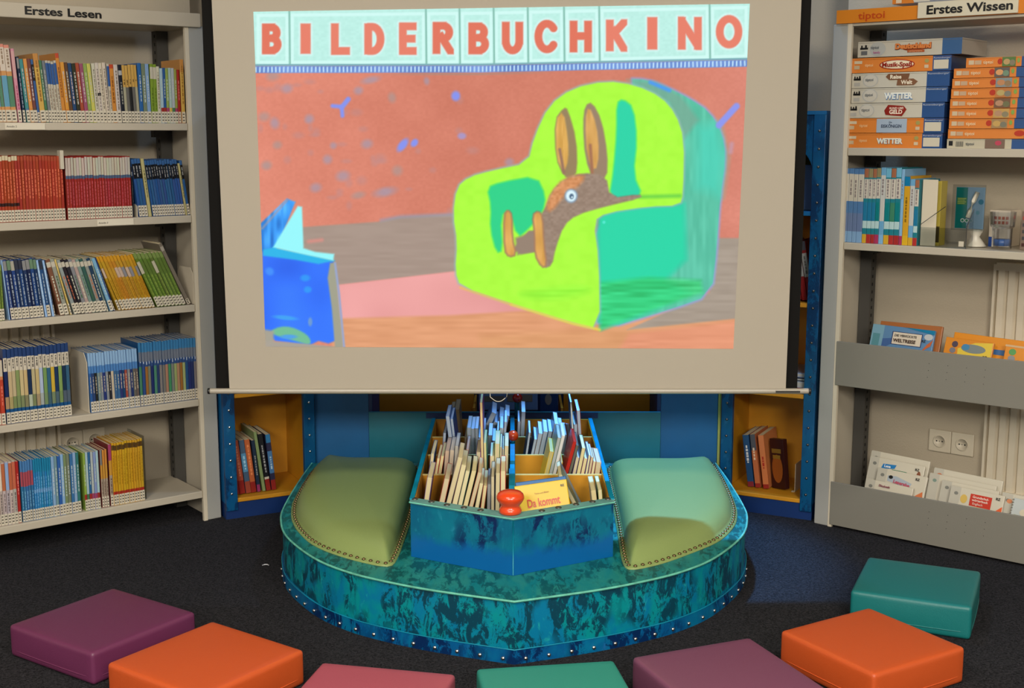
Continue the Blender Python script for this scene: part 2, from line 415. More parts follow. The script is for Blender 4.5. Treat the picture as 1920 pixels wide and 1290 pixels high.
def style(k, i, n):
    """bands, cover, title, words"""
    R = random.choice
    if k == 'red': return [(.93, 1, (190, 176, 140) if i < 7 else (160, 60, 30))]+([(.24, .29, (40, 12, 10))] if i < 7 else []), jit((158, 44, 20), 8), (.35, .8, (205, 110, 80)), 'red thin reader'
    if k == 'redwhite': return [(.70, .985, jit((170, 162, 146), 6)), (.65, .70, (60, 84, 116))], jit((146, 30, 26), 6), (.2, .6, (170, 80, 90)), 'crimson reader with grey top'
    if k == 'bluefan': return [(.92, 1, (40, 84, 140)), (.66, .92, (16, 16, 20))], jit((34, 78, 134), 8), (.68, .88, (150, 150, 150)), 'blue reader with black band'
    if k == 'creamfan': return [], (170, 160, 104), (.3, .8, (90, 90, 60)), 'cream thin book among blue readers'
    if k == 'navy': return [(.82, .98, R([(150, 146, 130), (90, 120, 90), (170, 150, 90), (120, 120, 120), (40, 44, 60)]))], jit(R([(18, 38, 88), (24, 60, 116), (14, 30, 70)]), 6), (.2, .75, (140, 150, 160)), 'navy comic book'
    if k == 'sky': return [], (130, 168, 214), (.2, .9, (190, 210, 230)), 'pale blue slim book'
    if k == 'badge': return [(.86, .95, (176, 168, 150))], jit(R([(110, 120, 118), (36, 50, 86), (52, 74, 66), (130, 130, 124), (30, 30, 34), (150, 140, 120), (120, 60, 40)]), 10), (.25, .7, R([(170, 90, 60), (180, 180, 160), (60, 90, 60)])), 'muted paperback with round badge'
    if k == 'creamy': return [], (204, 176, 92), (.3, .8, (150, 120, 60)), 'pale yellow thin book'
    if k == 'gold': return [(.9, 1, (190, 132, 20)), (.6, .78, R([(176, 130, 30), (176, 150, 130), (120, 120, 128)]))], jit((176, 124, 24), 8), (.2, .55, (140, 90, 20)), 'golden yellow paperback'
    if k == 'green': return [(.9, 1, (110, 132, 62)), (.62, .84, (172, 166, 140) if i in (0, 4) else (84, 108, 40))], jit((86, 110, 38), 7), (.15, .6, (120, 140, 60)), 'green paperback'
    if k == 'grey': return [(.88, .95, (150, 142, 128))], (108, 98, 84), None, 'grey brown book'
    if k == 'two': return [(.88, 1, (24, 52, 104)), (.70, .88, (186, 176, 156)), (.36, .70, jit(R([(130, 160, 180), (176, 160, 110), (190, 150, 40), (110, 140, 80), (120, 130, 140), (20, 36, 80), (150, 170, 190), (36, 84, 110)]), 8)), (.20, .36, jit(R([(150, 160, 150), (150, 130, 90), (110, 120, 80), (60, 80, 100)]), 8)), (.14, .20, (10, 70, 124))], (24, 52, 104), (.72, .86, (80, 76, 70)), 'slim reader with navy top'
    if k == 'redorange': return [(.75, 1, (180, 168, 148)), (.70, .75, (190, 110, 60))], (176, 52, 30), (.3, .6, (200, 110, 90)), 'white and red reader'
    if k == 'aqua': return [(.78, 1, (120, 158, 196)), (.66, .78, (58, 112, 176)), (.17, .66, jit(R([(30, 30, 34), (150, 60, 40), (110, 120, 130), (84, 84, 70), (160, 146, 120), (36, 80, 140), (24, 48, 104), (120, 120, 124), (170, 160, 140)]), 8))], (60, 110, 170), (.3, .6, (170, 160, 140)), 'thin book with light blue top'
    if k == 'azure': return [(.85, 1, (40, 108, 160)), (.70, .85, (96, 104, 120)), (.62, .70, (34, 64, 120)), (.17, .62, jit(R([(150, 110, 80), (140, 150, 90), (60, 120, 90), (140, 90, 30), (24, 44, 96), (28, 30, 36), (110, 108, 100), (30, 64, 124)]), 8))], (14, 70, 124), (.64, .7, (170, 180, 190)), 'taller book with dark blue top'
    if k == 'kid': return [(.55, .98, jit(R([(196, 186, 166), (120, 160, 190), (150, 40, 34), (180, 90, 60)]), 8))], jit((170, 160, 146)), (.15, .5, (90, 80, 80)), 'white spined thin book'
    if k == 'vred': return [], (160, 26, 22), (.4, .8, (200, 120, 110)), 'plain red book'
    if k == 'bluered': return [(.82, 1, (58, 110, 166)), (.58, .82, (158, 62, 74))], jit((40, 100, 150), 7), (.2, .5, (110, 160, 190)), 'blue book with a rose red block'
    if k == 'cyan': return [(.78, 1, (16, 116, 158)), (.44, .5, (90, 140, 190))], jit((30, 116, 172), 8), (.2, .7, (110, 160, 200)), 'bright blue thin book'
    if k == 'bmix': return [], jit(R([(40, 90, 150), (96, 128, 150), (24, 60, 110), (100, 120, 90), (40, 110, 110), (110, 150, 190)]), 10), (.3, .8, (170, 180, 180)), 'blue toned paperback'
    if k == 'gmix': return [(.17, .28, R([(150, 36, 30), (60, 110, 70), (150, 50, 90), (190, 160, 60)]))], jit(R([(44, 120, 104), (130, 150, 60), (150, 160, 165), (110, 140, 180), (140, 170, 180), (30, 80, 130)]), 8), (.4, .8, (170, 180, 170)), 'pastel thin book with coloured foot'
    if k == 'comic': return [(.17, .5, (150, 134, 116)), (.5, .74, R([(184, 130, 40), (30, 40, 80)])), (.74, 1, R([(190, 120, 40), (110, 110, 108), (150, 50, 90)]))], (120, 40, 40), (.2, .45, (90, 70, 60)), 'patchwork coloured book'
    if k == 'yel': return [(.17, .22, (160, 34, 24)), (.88, .96, (80, 54, 20))], jit((190, 140, 18), 5), (.3, .8, (140, 100, 10)), 'yellow book with red foot'
    if k == 'pink': return [(.6, .97, (190, 140, 140))], (190, 120, 140), (.1, .5, (150, 60, 90)), 'pink tall book'
    if k == 'tall': return [(.66, .96, (190, 176, 160)), (.2, .6, R([(70, 120, 90), (80, 140, 170)])), (.96, 1, (200, 120, 100))], (190, 130, 70), (.7, .94, (130, 110, 90)), 'tall book with white title panel'
    if k == 'ochre': return [(.16, .8, (190, 150, 60))], (180, 120, 50), (.3, .9, (130, 90, 30)), 'ochre book'
    if k == 'white': return [(.45, .5, (30, 30, 30))] if i % 3 == 1 else [], jit((182, 174, 156), 6), (.2, .9, (110, 100, 90)), 'white slim book'
    if k == 'blackgold': return [(.62, 1, (184, 142, 62))], R([(30, 30, 30), (90, 88, 84), (150, 146, 120)]), (.65, .75, (80, 60, 30)), 'gold topped dark thin book'
    if k == 'bluewhite': return [(.62, .96, (34, 76, 140))], (172, 164, 146), (.2, .55, (110, 90, 70)), 'white thin book with blue top'
    if k == 'orange': return [(.93, 1, (180, 60, 30))], (190, 120, 40), (.3, .8, (120, 70, 20)), 'orange paperback'
    if k == 'limeg': return [(.75, .95, (176, 168, 150))], (112, 140, 34), (.2, .6, (70, 90, 20)), 'lime green thin book'
    if k == 'mix1':
        c = PAL[(i*5+n) % len(PAL)]
        return [(.17, .22, jit(c, 10))], jit(c, 16), (.3, .85, jit((170, 165, 150), 10)), 'mixed colour paperback'
    if k == 'dk': return [(.82, .9, (150, 150, 150))], (24, 28, 40), (.3, .7, (130, 130, 120)), 'dark slim book'
    raise KeyError(k)
CW = [('red', 0), ('orange', 30), ('yellow', 50), ('green', 110), ('teal', 175), ('blue', 215), ('violet', 275), ('pink', 330), ('red', 360)]
def cname(c):
    r, g, b_ = [v/255 for v in c]; mx, mn = max(r, g, b_), min(r, g, b_)
    if mx-mn < .10: return 'black' if mx < .22 else ('dark grey' if mx < .38 else ('grey' if mx < .6 else 'cream'))
    h_ = (60*((g-b_)/(mx-mn)) if mx == r else 60*(2+(b_-r)/(mx-mn)) if mx == g else 60*(4+(r-g)/(mx-mn))) % 360
    n_ = min(CW, key=lambda q: abs(q[1]-h_))[0]
    return ('dark ' if mx < .4 else '')+n_
def pack(L, xmin=None, xmax=None, zw=None, tmin=.003):
    """L: [x, angle (top to the right is positive), thickness, height]; books touch but never cross"""
    def face(b, z): return b[0]+z*math.tan(b[1])
    if xmin is not None:
        for z in (0, zw or L[0][3]*.98): L[0][0] += max(0, xmin-face(L[0], min(z, L[0][3])))
    for i in range(1, len(L)):
        p, q = L[i-1], L[i]; zt_ = min(p[3]*math.cos(p[1]), q[3]*math.cos(q[1])); tm = tmin/math.cos(p[1])
        q[0] = max(q[0], p[0]+tm)
        need = math.tan(p[1])+(p[0]+tm-q[0])/zt_
        if math.tan(q[1]) < need: q[1] = math.atan(need)
        gap = min(q[0]-p[0], face(q, zt_)-face(p, zt_)); p[2] = min(p[2], max(tmin, gap*math.cos(p[1])-.0003))
    if xmax is not None:
        for i in range(len(L)-1, -1, -1):
            q = L[i]; z = min(q[3], zw or q[3])*.999; lim = xmax if i == len(L)-1 else 1e9
            over = max(q[0]+q[2]/math.cos(q[1])-lim, face(q, z)+q[2]/math.cos(q[1])-lim)
            if over > 0:
                q[2] = max(.003, q[2]-over)
                rest = face(q, z)+q[2]/math.cos(q[1])-lim
                if rest > 0: q[1] = math.atan(math.tan(q[1])-rest/z)
    return L
def row(fr, zs, runs, where, group, y0=.012, ref='right', depth=.15):
    items = []
    for (k, p0, p1, n, h, lean, *o) in runs:
        x0 = sx(fr, p0, zs, y0); x1 = sx(fr, p1, zs, y0); st = o[0] if o else .036
        for i in range(n):
            items.append((k, i, n, x0+(x1-x0)*i/n, (x1-x0)/n, h+(random.uniform(-.002, .002)), max(0, lean-3), st))
    items.sort(key=lambda q: q[3]); N = len(items)
    PK = pack([[q[3], -math.radians(q[6]), q[4]*math.cos(math.radians(q[6]))-.0003, q[5]] for q in items])
    for j, ((k, i, n, x, w, h, lean, st), (x, ang, t, h)) in enumerate(zip(items, PK)):
        bands, cover, title, words = style(k, i, n)
        idx = N-j if ref == 'right' else j+1
        lab = f'{cname(cover)} {words.split(" ",1)[1] if words.split()[0] in ("red","blue","green","grey","navy","crimson","yellow") else words}, {ordinal(idx)} from {ref}, {where}'
        M = fr @ Matrix.Translation((x, y0+random.uniform(0, .003), zs+.0004+max(0, t*math.sin(ang)))) @ Matrix.Rotation(ang, 4, 'Y')
        make_book(M, t, h, depth, bands, cover, lab, group, st, title)
    return N
# top shelf
row(FL, 1.332, [('tall', 0, 13, 2, .225, 6), ('tall', 13, 34, 2, .225, 6), ('pink', 36, 43, 1, .215, 6), ('navy', 45, 52, 1, .192, 6), ('mix1', 52, 73, 3, .187, 7), ('bluefan', 73, 78, 1, .185, 7, .03), ('ochre', 78, 88, 1, .205, 7), ('mix1', 88, 99, 2, .185, 7), ('bluewhite', 99, 120, 4, .183, 7), ('orange', 120, 127, 1, .205, 7), ('mix1', 127, 183, 8, .18, 7), ('white', 183, 209, 4, .182, 6), ('bluewhite', 209, 214, 1, .18, 5), ('orange', 214, 222, 1, .178, 5), ('white', 222, 230, 1, .178, 5), ('dk', 230, 237, 1, .178, 5), ('blackgold', 237, 265, 5, .178, 5), ('bmix', 265, 286, 3, .185, 4), ('limeg', 286, 298, 2, .185, 3), ('white', 298, 304, 1, .176, 3), ('gmix', 304, 336, 6, .172, 2), ('vred', 336, 341, 1, .170, 2), ('ochre', 342, 349, 1, .20, 1)], 'top shelf, left bookcase', 'books on the top shelf of the left bookcase')
row(FL, 1.036, [('red', 0, 124, 22, .196, 3), ('redwhite', 128.5, 250, 24, .193, 2), ('dk', 251, 256, 1, .16, 0, 0), ('bluefan', 262, 279, 3, .185, 9), ('creamfan', 280, 288, 1, .183, 9, 0), ('bluefan', 288, 348, 13, .180, 10), ('creamfan', 349, 353, 1, .17, 10, 0), ('bluefan', 353, 358, 1, .178, 10)], 'second shelf, left bookcase', 'books on the second shelf of the left bookcase')
row(FL, .741, [('green', 0, 10, 2, .17, 3), ('sky', 18, 22, 1, .185, 7, 0), ('navy', 22, 85, 9, .183, 8), ('sky', 86, 90, 1, .178, 9, 0), ('navy', 90, 97, 1, .178, 9), ('sky', 99, 103, 1, .176, 10, 0), ('navy', 103, 108, 1, .176, 10), ('badge', 114, 132, 2, .178, 15), ('creamy', 133, 139, 1, .18, 16), ('badge', 140, 208, 10, .178, 18), ('bmix', 208, 222, 2, .178, 20), ('gold', 223, 293, 11, .188, 24), ('green', 296, 350, 8, .192, 26), ('grey', 352, 359, 1, .225, 27, .02)], 'third shelf, left bookcase', 'books on the third shelf of the left bookcase')
row(FL, .421, [('redorange', -4, 12, 2, .198, 0), ('two', 14, 136, 17, .232, 0), ('aqua', 172, 264, 18, .192, 4), ('azure', 265, 372, 20, .208, 3)], 'fourth shelf, left bookcase', 'books on the fourth shelf of the left bookcase')
row(FL, .105, [('kid', -10, 36, 7, .2, 1), ('vred', 36, 42, 1, .195, 1), ('bluered', 44, 68, 5, .195, 1), ('cyan', 68, 102, 8, .195, 1), ('bmix', 102, 154, 9, .195, 1), ('gmix', 161, 190, 6, .19, 1), ('comic', 193, 206, 3, .19, 1), ('comic', 209, 215, 1, .205, 0), ('yel', 215, 273, 12, .208, 0)], 'bottom shelf, left bookcase', 'books on the bottom shelf of the left bookcase', depth=.13)
# bookends
def bookend(fr, x, z, y1, hh, label, lip=0, mt='edge_metal', wx=.05):
    r = empty('bookend', fr @ Matrix.Translation((x, .015, z)), label, 'bookend')
    pts = [(0, 0), (y1, 0), (y1, hh*.82), (y1*.85, hh), (y1*.15, hh), (0, hh*.85)]
    mb = MB(); n = len(pts)
    mb.add([(0, p[0], p[1]) for p in pts]+[(.0018, p[0], p[1]) for p in pts], [tuple(range(n)), tuple(range(2*n-1, n-1, -1))]+[(i, n+i, n+(i+1) % n, (i+1) % n) for i in range(n)])
    mb.build('upright_plate', mt, r)
    MB().box(.002, wx, .0, y1*.9, .0002, .0012).build('base_plate', mt, r)
bookend(FL, sx(FL, 362, .741, .02), .7415, .12, .12, 'pale bookend against the post at the right end of third shelf', wx=.003)
bookend(FL, sx(FL, 168, .421, .02)-.003, .4215, .155, .192, 'pale bookend plate left of the light blue topped books, fourth shelf', wx=.003)
bookend(FL, sx(FL, 258.5, 1.036, .02)-.0035, 1.0365, .12, .04, 'grey bookend between crimson readers and the blue fan, second shelf', wx=.003)
def divider(fr, px, z, h, label):
    x = sx(fr, px, z, .0)
    o = bevel(MB().box(0, .011, .002, .028, -.045, .012, alb((180, 172, 154))).build('shelf_divider', 'printed', None, fr @ Matrix.Translation((x, .0, z+h))), .001)
    o2 = MB().box(.002, .0035, .0285, .0295, -.001, .010, alb((150, 144, 130))).build('divider_plate', 'printed', o)
    tag(o, label, 'shelf divider')
divider(FL, 120, 1.036, .201, 'white plastic divider tab standing up between red and grey topped readers')
# clear bookend behind yellow books
r = empty('clear_bookend', FL @ Matrix.Translation((sx(FL, 274.5, .105, .02), .02, .106)), 'clear plastic bookend at the right of the yellow books', 'bookend')
MB().box(0, .0015, 0, .14, 0, .215).build('clear_plate', 'acrylic', r)

# ------------------------------------------------------------------ right bookcase: game boxes
def gbox(px0, px1, pxb, zb, h, front, end, sidecol, label, dep=.19, rot=0, group='game boxes stacked on the right bookcase', name='game_box', y=.012, zbase=1.2545, pxmid=None):
    """front board from px0 to px1 in colour front, blue end block to pxb"""
    x0 = sx(FR, px0, zb, y); x1 = sx(FR, px1, zb, y); xb = sx(FR, pxb, zb, y)
    M = FR @ Matrix.Translation((x0, y, zb)) @ Matrix.Rotation(rot, 4, 'Z'); w = xb-x0; wf = x1-x0
    mb = MB(); F_, E_, S_ = alb(front), alb(end), alb(sidecol)
    hh = h-.0012
    mb.quad((0,0,0),(wf,0,0),(wf,0,hh),(0,0,hh), F_); mb.quad((wf,0,0),(w,0,0),(w,0,hh),(wf,0,hh), E_)
    mb.quad((w,0,0),(w,dep,0),(w,dep,hh),(w,0,hh), S_); mb.quad((w,dep,0),(0,dep,0),(0,dep,hh),(w,dep,hh), F_)
    mb.quad((0,dep,0),(0,0,0),(0,0,hh),(0,dep,hh), F_); mb.quad((0,0,hh),(w,0,hh),(w,dep,hh),(0,dep,hh), F_); mb.quad((0,dep,0),(w,dep,0),(w,0,0),(0,0,0), F_)
    mb.box(-.0006, w+.0006, -.0006, dep, hh*.90, hh*.915, alb(tuple(int(v*.6) for v in front)))
    o = tag(mb.build(name, 'printed', None, M), label, 'box', group)
    return o, w, wf, hh
def deco(o, items, name=None):      # printed patterns stay inside the mesh of the thing
    mb, mats = MBS[o.name]; off = getattr(mb, 'nd', 0)
    for it in items:
        y = -.0009-.00012*off; off += 1
        if it[0] == 'r': mb.rect(it[1], it[2], it[3], it[4], y, alb(it[5]))
        elif it[0] == 'e': mb.disc(it[1], it[2], it[3], it[4], y, alb(it[5]), 20)
        elif it[0] == 'p': mb.poly(it[1], y, alb(it[2]))
    mb.nd = off; t_ = mb.build('tmp', mats); old = o.data; o.data = t_.data; bpy.data.objects.remove(t_); nm = old.name; bpy.data.meshes.remove(old); o.data.name = nm
    return o
BLUE = (42, 74, 122); ORG = (200, 118, 50); WH = (184, 178, 162)
zst = [1.2547+i*.0466 for i in range(7)]
def leftbox(i, px0, px1, pxb, kind, ttl, lab, **kw):
    z = zst[i]; front = ORG if kind == 'o' else WH
    o, w, wf, h = gbox(px0, px1, pxb, z, .0462, front, BLUE, (24, 46, 84), lab, **kw)
    W_ = (196, 190, 172)
    if kind == 'o':
        deco(o, [('r', .008, .034, h*.62, h*.82, (190, 176, 150)), ('r', .008, .026, h*.25, h*.5, (180, 160, 130)),
                 ('e', wf-.018, h*.68, .007, h*.14, (150, 140, 80)), ('r', wf-.025, wf-.012, h*.2, h*.42, (190, 170, 140)),
                 ('r', wf+.004, w-.008, h*.12, h*.72, (190, 182, 162))])
        text(o, 'tiptoi', .044, h*.42, .0125, alb((232, 190, 140)), y=-.002)
        text(o, 'Ravensburger', wf+.003, h*.80, .0075, alb((170, 180, 196)), y=-.002, width=w-wf-.006)
    else:
        deco(o, [('e', .062, h*.5, .026, h*.46, (168, 166, 158)), ('e', .062, h*.5, .022, h*.40, (186, 180, 166)),
                 ('r', .006, .030, h*.52, h*.66, (26, 26, 26)), ('r', .008, .012, h*.52, h*.8, (26, 26, 26)), ('r', .016, .020, h*.52, h*.78, (26, 26, 26)), ('r', .024, .029, h*.52, h*.82, (26, 26, 26)),
                 ('r', .008, .028, h*.12, h*.36, (160, 158, 152))])
        text(o, 'tiptoi', .046, h*.46, .0125, alb((90, 92, 92)), y=-.003, bold=.01)
        text(o, 'Ravensburger', wf+.003, h*.80, .0075, alb((170, 180, 196)), y=-.002, width=w-wf-.006)
    return o, w, wf, h
o, w, wf, h = leftbox(0, 1586, 1728, 1766, 'o', '', 'orange game box reading WETTER at the bottom of the left stack')
text(o, 'WETTER', wf*.42, h*.32, .022, alb((208, 206, 190)), y=-.0025, width=wf*.34, bold=.045); text(o, 'WETTER', wf*.42+.0012, h*.30, .022, alb((96, 120, 150)), y=-.0018, width=wf*.34, bold=.06, name='lettering_shade')
o, w, wf, h = leftbox(1, 1587, 1731, 1769, 'o', '', 'orange game box with pale blue title panel, second from bottom of left stack')
deco(o, [('r', wf*.40, wf*.79, .001, h*.97, (150, 164, 178))], 'title_panel'); text(o, 'EISKÖNIGIN', wf*.46, h*.36, .014, alb((30, 44, 70)), y=-.0025, width=wf*.26, bold=.01); text(o, 'Die', wf*.56, h*.68, .007, alb((30, 44, 70)), y=-.0025)
o, w, wf, h = leftbox(2, 1590, 1728, 1770, 'w', '', 'pale game box with dark red GELD emblem, left stack')
deco(o, [('p', [(wf*.52, h*.2), (wf*.74, h*.1), (wf*.80, h*.55), (wf*.76, h*.8), (wf*.55, h*.88), (wf*.50, h*.5)], (128, 34, 26))], 'emblem'); text(o, 'GELD', wf*.57, h*.27, .017, alb((220, 200, 180)), y=-.0025, bold=.04); text(o, 'RUND UMS', wf*.57, h*.58, .009, alb((220, 200, 180)), y=-.0025, bold=.02)
o, w, wf, h = leftbox(3, 1596, 1735, 1776, 'w', '', 'pale game box reading WETTER in white and blue, left stack')
text(o, 'WETTER', wf*.46, h*.27, .025, alb((214, 214, 204)), y=-.0025, width=wf*.38, bold=.05); text(o, 'WETTER', wf*.46+.001, h*.24, .025, alb((70, 118, 170)), y=-.0018, width=wf*.385, bold=.09, name='lettering_shade')
o, w, wf, h = leftbox(4, 1597, 1737, 1780, 'w', '', 'pale game box reading Reise Welt on brown signs, left stack')
deco(o, [('p', [(wf*.46, h*.72), (wf*.51, h*.5), (wf*.76, h*.5), (wf*.78, h*.9), (wf*.5, h*.93)], (112, 76, 52)), ('p', [(wf*.61, h*.12), (wf*.84, h*.12), (wf*.89, h*.36), (wf*.83, h*.56), (wf*.62, h*.52)], (118, 82, 58))], 'emblem')
text(o, 'Reise', wf*.52, h*.58, .017, alb((220, 208, 184)), y=-.0025, bold=.03); text(o, 'Welt', wf*.67, h*.2, .017, alb((220, 208, 184)), y=-.0025, bold=.03)
o, w, wf, h = leftbox(5, 1597, 1748, 1783, 'o', '', 'orange game box reading Musik-Spaß, second from top of left stack')
deco(o, [('e', wf*.57, h*.5, wf*.22, h*.34, (150, 40, 24)), ('e', wf*.57, h*.5, wf*.205, h*.28, (214, 200, 170))], 'emblem'); text(o, 'Musik-Spaß', wf*.385, h*.36, .019, alb((140, 36, 24)), y=-.0035, width=wf*.37, bold=.03)
o, w, wf, h = gbox(1608, 1766, 1803, zst[6]+.001, .049, (176, 170, 156), (52, 86, 128), (150, 145, 134), 'grey and blue game box reading Deutschland on top of left stack', dep=.21)
deco(o, [('e', .066, h*.5, .026, h*.46, (160, 160, 154)), ('r', .008, .034, h*.5, h*.62, (26, 26, 26)), ('r', .011, .016, h*.5, h*.76, (26, 26, 26)), ('r', .024, .03, h*.5, h*.78, (26, 26, 26)), ('r', .012, .032, h*.15, h*.4, (90, 90, 90)), ('e', wf*.68, h*.5, wf*.15, h*.2, (150, 72, 36)), ('r', wf*.60, wf*.8, h*.2, h*.34, (158, 80, 44))])
text(o, 'tiptoi', .044, h*.52, .0125, alb((90, 92, 92)), y=-.003, bold=.01); text(o, 'family', .052, h*.22, .010, alb((170, 90, 130)), y=-.003, bold=.01)
text(o, 'Deutschland', wf*.455, h*.46, .022, alb((196, 116, 60)), y=-.0035, width=wf*.42, bold=.05); text(o, 'Deutschland', wf*.455+.0008, h*.44, .022, alb((104, 40, 20)), y=-.0028, width=wf*.425, bold=.1, name='lettering_shade'); text(o, 'unterwegs', wf*.62, h*.22, .010, alb((196, 130, 90)), y=-.0035, bold=.02)
# right stack
rst = [(1775, 'w'), (1777, 'o'), (1779, 'o'), (1780, 'o'), (1781, 'o'), (1783, 'o'), (1785, 'o'), (1788, 'o'), (1811, 'o')]
pos_words = ['at the bottom', 'second from bottom', 'third from bottom', 'fourth from bottom', 'fifth from bottom', 'fourth from top', 'third from top', 'second from top', 'on top']
for i, (px, k) in enumerate(rst):
    z = 1.2547+i*.0298; front = ORG if k == 'o' else (176, 168, 146)
    pe = [1896, 1998, 1901, 1905, 1907, 1910, 1910, 1905, 1915][i]
    pxb = [1960, 2010, 1965, 1970, 1972, 1975, 1975, 1960, 1990][i]
    look = 'white game box with barcode' if k == 'w' else 'thin orange game box with picture'
    o, w, wf, h = gbox(px, pe, pxb, z, .0294, front, BLUE, (24, 46, 84), f'{look}, {pos_words[i]} of the right stack', group='thin game boxes in the right stack')
    if k == 'o':
        px_ = [None, (90, 84, 80), (150, 120, 80), (176, 140, 80), (110, 80, 60), (170, 110, 60), (120, 130, 130), (90, 84, 80), (80, 110, 60)][i]
        deco(o, [('r', .008, .024, h*.3, h*.75, (190, 170, 140)), ('r', .026, .046, h*.3, h*.72, (180, 150, 120)), ('e', wf*.62, h*.55, wf*.045, h*.3, (168, 50, 30)), ('r', wf*.66, wf*.9, .001, h*.98, px_), ('e', wf*.74, h*.5, wf*.06, h*.3, jit((180, 130, 80), 20)), ('e', wf*.84, h*.4, wf*.05, h*.3, jit((120, 120, 90), 20)), ('e', wf*.95, h*.6, wf*.025, h*.25, (120, 150, 70))])
        text(o, 'tiptoi', .052, h*.36, .0135, alb((235, 200, 160)), y=-.0025, bold=.01)
    else:
        deco(o, [('r', .006, .018, h*.3, h*.8, (30, 30, 30))]+[('r', .028+j*.004, .030+j*.004, h*.2, h*.75, (60, 60, 60)) for j in range(6)]+[('r', wf*.6, wf*.9, .001, h*.98, (110, 90, 76)), ('e', wf*.8, h*.6, wf*.05, h*.25, (170, 60, 80))])
        text(o, 'tiptoi', .058, h*.36, .012, alb((90, 92, 92)), y=-.0025, bold=.01)
# box on top of the right bookcase
tz = 1.692
o, w, wf, h = gbox(1673, 1714, 1851, tz, .06, (190, 112, 40), (120, 126, 136), (90, 100, 120), 'game box lying on top of the right bookcase above the sign', y=.01, group=None, dep=.2)
deco(o, [('r', .012, .03, .002, .03, (200, 180, 150)), ('p', [(wf, .002), (wf+.05, .002), (wf+.02, .05), (wf-.02, .05)], (186, 182, 170)), ('p', [(wf+.06, .004), (wf+.12, .012), (wf+.1, .03)], (60, 84, 120)), ('r', wf+.1, wf+.13, .004, .05, (50, 46, 44))])
del o

# books on the middle shelf of the right bookcase
def rrow():
    z = .953; k = []
    data = [(1578, 1586, 'f'), (1587, 1595, 'f'), (1596, 1603, 'f'), (1604, 1614, 'f'),
            (1615, 1622, 'g'), (1623, 1630, 'g'), (1631, 1637, 'g'), (1638, 1645, 'g'), (1646, 1654, 'h'), (1655, 1664, 'g'), (1665, 1673, 'g'), (1674, 1683, 'g'), (1684, 1689, 'l'), (1690, 1700, 'y'), (1701, 1709, 'h'), (1710, 1717, 'g')]
    N = len(data)
    for i, (p0, p1, kk) in enumerate(data):
        x0, x1 = sx(FR, p0, z, .012), sx(FR, p1+1, z, .012)
        R = random.choice; foot = [(170, 40, 34), (160, 36, 34), (160, 40, 80), (110, 160, 200), (196, 150, 30)][i % 5]
        if kk == 'f': b_ = [(.56, .93, (182, 176, 160)), (.1, .5, (110, 140, 180)), (.15, .3, (120, 120, 140))]; b_ = [(.0, .15, (110, 150, 190)), (.15, .4, (90, 110, 150)), (.56, .93, (182, 176, 160))]; cv = (66, 110, 160); wd = 'blue book with white title strip'
        elif kk == 'g': b_ = [(0, .12, foot), (.2, .3, (160, 190, 190)), (.3, .55, R([(0, 116, 120), (50, 120, 90), (20, 110, 150)])), (.6, .86, (186, 178, 164)), (.88, 1, R([(90, 160, 190), (130, 120, 80), (150, 90, 60)]))]; cv = (20, 116, 130); wd = 'teal book with white panel and coloured foot'
        elif kk == 'h': b_ = [(0, .12, foot), (.3, .9, (176, 176, 170))]; cv = (90, 150, 190); wd = 'light blue and white book with coloured foot'
        elif kk == 'l': b_ = [(0, .12, foot)]; cv = (110, 160, 200); wd = 'pale blue thin book'
        else: b_ = [(0, .14, (206, 160, 20)), (.86, 1, (0, 110, 160))]; cv = (200, 146, 20); wd = 'yellow book with blue top'
        lean = 0
        t = (x1-x0)-.0003; h = [.235, .235, .234, .234, .236, .236, .236, .238, .24, .238, .238, .24, .236, .214, .206, .204][i]
        M = FR @ Matrix.Translation((x0, .012, z+.0007+t*math.sin(math.radians(-lean)))) @ Matrix.Rotation(math.radians(-lean), 4, 'Y')
        make_book(M, t, h, .17, b_, cv, f'{wd}, {ordinal(i+1)} from left, middle shelf, right bookcase', 'books on the middle shelf of the right bookcase', 0, (.6, .85, (120, 110, 110)) if kk != 'y' else (.3, .7, (120, 90, 20)), page=(170, 160, 140))
rrow()
x0 = sx(FR, 1725, .953, .03)
r = tag(bevel(MB().box(0, .048, 0, .0022, .0, .205).build('bookend', 'edge_metal', None, FR @ Matrix.Translation((x0, .028, .954))), .001), 'white metal bookend plate beside the row of teal books', 'bookend')
xa = sx(FR, 1757, .953, .08)
make_book(FR @ Matrix.Translation((xa+.0, .06, .9535)), .012, .2, .05, [(.05, .3, (60, 50, 20))], (170, 150, 50), 'yellow green book standing behind the white bookend plate', None, 0, None)
# acrylic holder
xa = sx(FR, 1722, .953, 0); xb = sx(FR, 1812, .953, 0)
r = empty('acrylic_holder', FR @ Matrix.Translation((xa+.003, .001, .954)), 'clear acrylic holder with sloping side at the front of the middle shelf', 'holder')
W_ = xb-xa-.006
MB().box(0, W_, 0, .0015, 0, .06).build('front_pane', 'acrylic', r)
def slope(x, nm):
    p = [(0, 0), (.052, 0), (.052, .118), (0, .07)]; n = len(p)
    MB().add([(x, a, b_) for a, b_ in p]+[(x+.0015, a, b_) for a, b_ in p], [tuple(range(n)), tuple(range(2*n-1, n-1, -1))]+[(i, n+i, n+(i+1) % n, (i+1) % n) for i in range(n)]).build(nm, 'acrylic', r)
    MB().tube([(x+.0008, 0, .07), (x+.0008, .052, .118)], .0011, 6).build('rim', 'upright_metal', r)
slope(W_, 'side_pane'); MB().tube([(W_, .0005, 0), (W_, .0005, .07)], .0011, 6).build('rim', 'upright_metal', r)
MB().tube([(-.002, .0, .066), (.075, .0, .125)], .0011, 6).build('rim', 'upright_metal', r)
MB().rect(W_-.022, W_-.006, .006, .022, -.001, alb(WHITE)).build('price_tag', 'paper', r)
